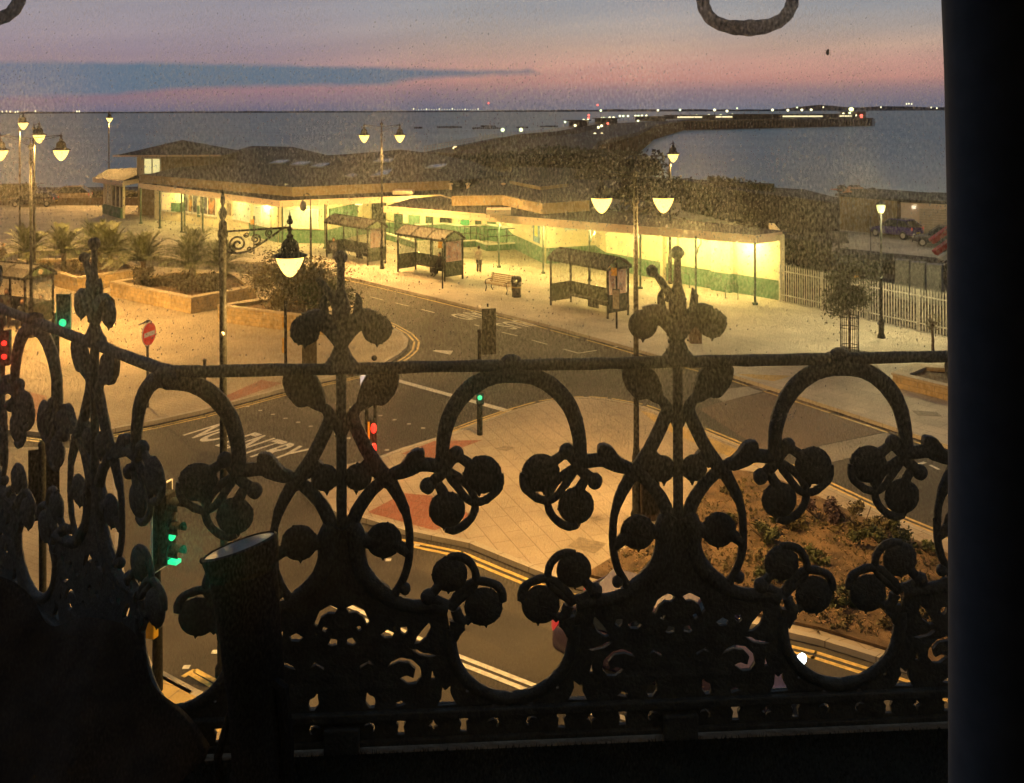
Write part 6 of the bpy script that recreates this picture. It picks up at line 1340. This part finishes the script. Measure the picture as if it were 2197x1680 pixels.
cl_ = [(rr.uniform(-60, 2050), rr.gauss(400, 170), rr.uniform(15, 120)) for _ in range(150)]
while cnt < 15000:
    q = rr.choice(cl_)
    if rr.random() < .6: px, py = q[0] + rr.gauss(0, q[2]), q[1] + rr.gauss(0, q[2] * .8)
    else: px, py = rr.uniform(-80, 2060), rr.gauss(330, 150)
    if not 20 < py < 900 or px > 2080: continue
    if py < 130 and rr.random() < .7: continue
    c = Q(px, py, PY); r0 = k * abs(rr.gauss(.45, .55)) + k * .4; st_ = rr.uniform(1, 2.2); ang = rr.gauss(.25, .35); pts = []
    for i in range(6):
        a = i * PI / 3; e = r0 * rr.uniform(.6, 1.1); x, z = math.cos(a) * e, math.sin(a) * e * st_
        pts.append((c.x + x * math.cos(ang) - z * math.sin(ang) * -1, .0, c.z - 9.7 + x * -math.sin(ang) + z * math.cos(ang)))
    m.poly([(p[0], -.0035, p[2]) for p in pts]); cnt += 1
o = m.build('salt_specks', sm_, t); o['kind'] = 'stuff'
fm = bpy.data.materials.new('dried_salt_film'); fm.use_nodes = True; fn, fl2 = fm.node_tree.nodes, fm.node_tree.links; fn.remove(fn['Principled BSDF'])
pv = fn.new('ShaderNodeVolumePrincipled'); pv.inputs['Color'].default_value = (.95, .93, .88, 1); pv.inputs['Anisotropy'].default_value = .87
ftc = fn.new('ShaderNodeTexCoord'); fmp = fn.new('ShaderNodeMapping'); fmp.inputs['Rotation'].default_value = (0, .35, 0); fmp.inputs['Scale'].default_value = (1, 1, .5); fl2.new(ftc.outputs['Object'], fmp.inputs[0])
def fnoise(sc, det, lo_, hi_, a, b):
    q = fn.new('ShaderNodeTexNoise'); q.inputs['Scale'].default_value = sc; q.inputs['Detail'].default_value = det; fl2.new(fmp.outputs[0], q.inputs['Vector'])
    r_ = fn.new('ShaderNodeMapRange'); r_.inputs[1].default_value = lo_; r_.inputs[2].default_value = hi_; r_.inputs[3].default_value = a; r_.inputs[4].default_value = b; fl2.new(q.outputs[0], r_.inputs[0]); return r_.outputs[0]
def fmul(a, b, op='MULTIPLY'):
    q = fn.new('ShaderNodeMath'); q.operation = op
    for i_, s_ in enumerate((a, b)):
        if isinstance(s_, (int, float)): q.inputs[i_].default_value = s_
        else: fl2.new(s_, q.inputs[i_])
    return q.outputs[0]
sep = fn.new('ShaderNodeSeparateXYZ'); fl2.new(ftc.outputs['Object'], sep.inputs[0])
hgt = fn.new('ShaderNodeMapRange'); fl2.new(sep.outputs[2], hgt.inputs[0]); hgt.inputs[1].default_value = -.02; hgt.inputs[2].default_value = .17; hgt.inputs[3].default_value = .12; hgt.inputs[4].default_value = 1     # splashed mostly over the upper part
dens = fmul(fmul(fmul(fnoise(720, 3, .5, .66, .08, 3.0), fnoise(14, 3, .35, .65, .3, 1.5)), hgt.outputs[0]), 13.0)
fl2.new(dens, pv.inputs['Density'])
pv2 = fn.new('ShaderNodeVolumePrincipled'); pv2.inputs['Color'].default_value = (.95, .93, .88, 1); pv2.inputs['Anisotropy'].default_value = .975; fl2.new(fmul(dens, 1.7), pv2.inputs['Density'])
pa = fn.new('ShaderNodeAddShader'); fl2.new(pv.outputs[0], pa.inputs[0]); fl2.new(pv2.outputs[0], pa.inputs[1]); fl2.new(pa.outputs[0], fn['Material Output'].inputs['Volume'])
o = MB().box((0, -.009, 0), (1.6, .008, 1.7)).build('dried_salt_film', fm, t); o['kind'] = 'stuff'
c = Q(1780, 112, PY); o = MB().ball((0, 0, 0), .0013, (.8, .6, 1.4), 8, 6).ball((.0003, 0, .0016), .0007).build('fly', BLACKM); tag(o, 'tiny dark fly sitting on the window against the sky', 'insect'); o.location = (c.x, PY + .004, c.z)
lg = MB()
for s in (-1, 1):
    for q in (-.6, .1, .8): lg.tube([(0, 0, q * .001), (s * .0014, .0, q * .0014 + .0003), (s * .0019, .0, q * .002 - .0006)], .00009, 4)
lg.build('legs', BLACKM, o)
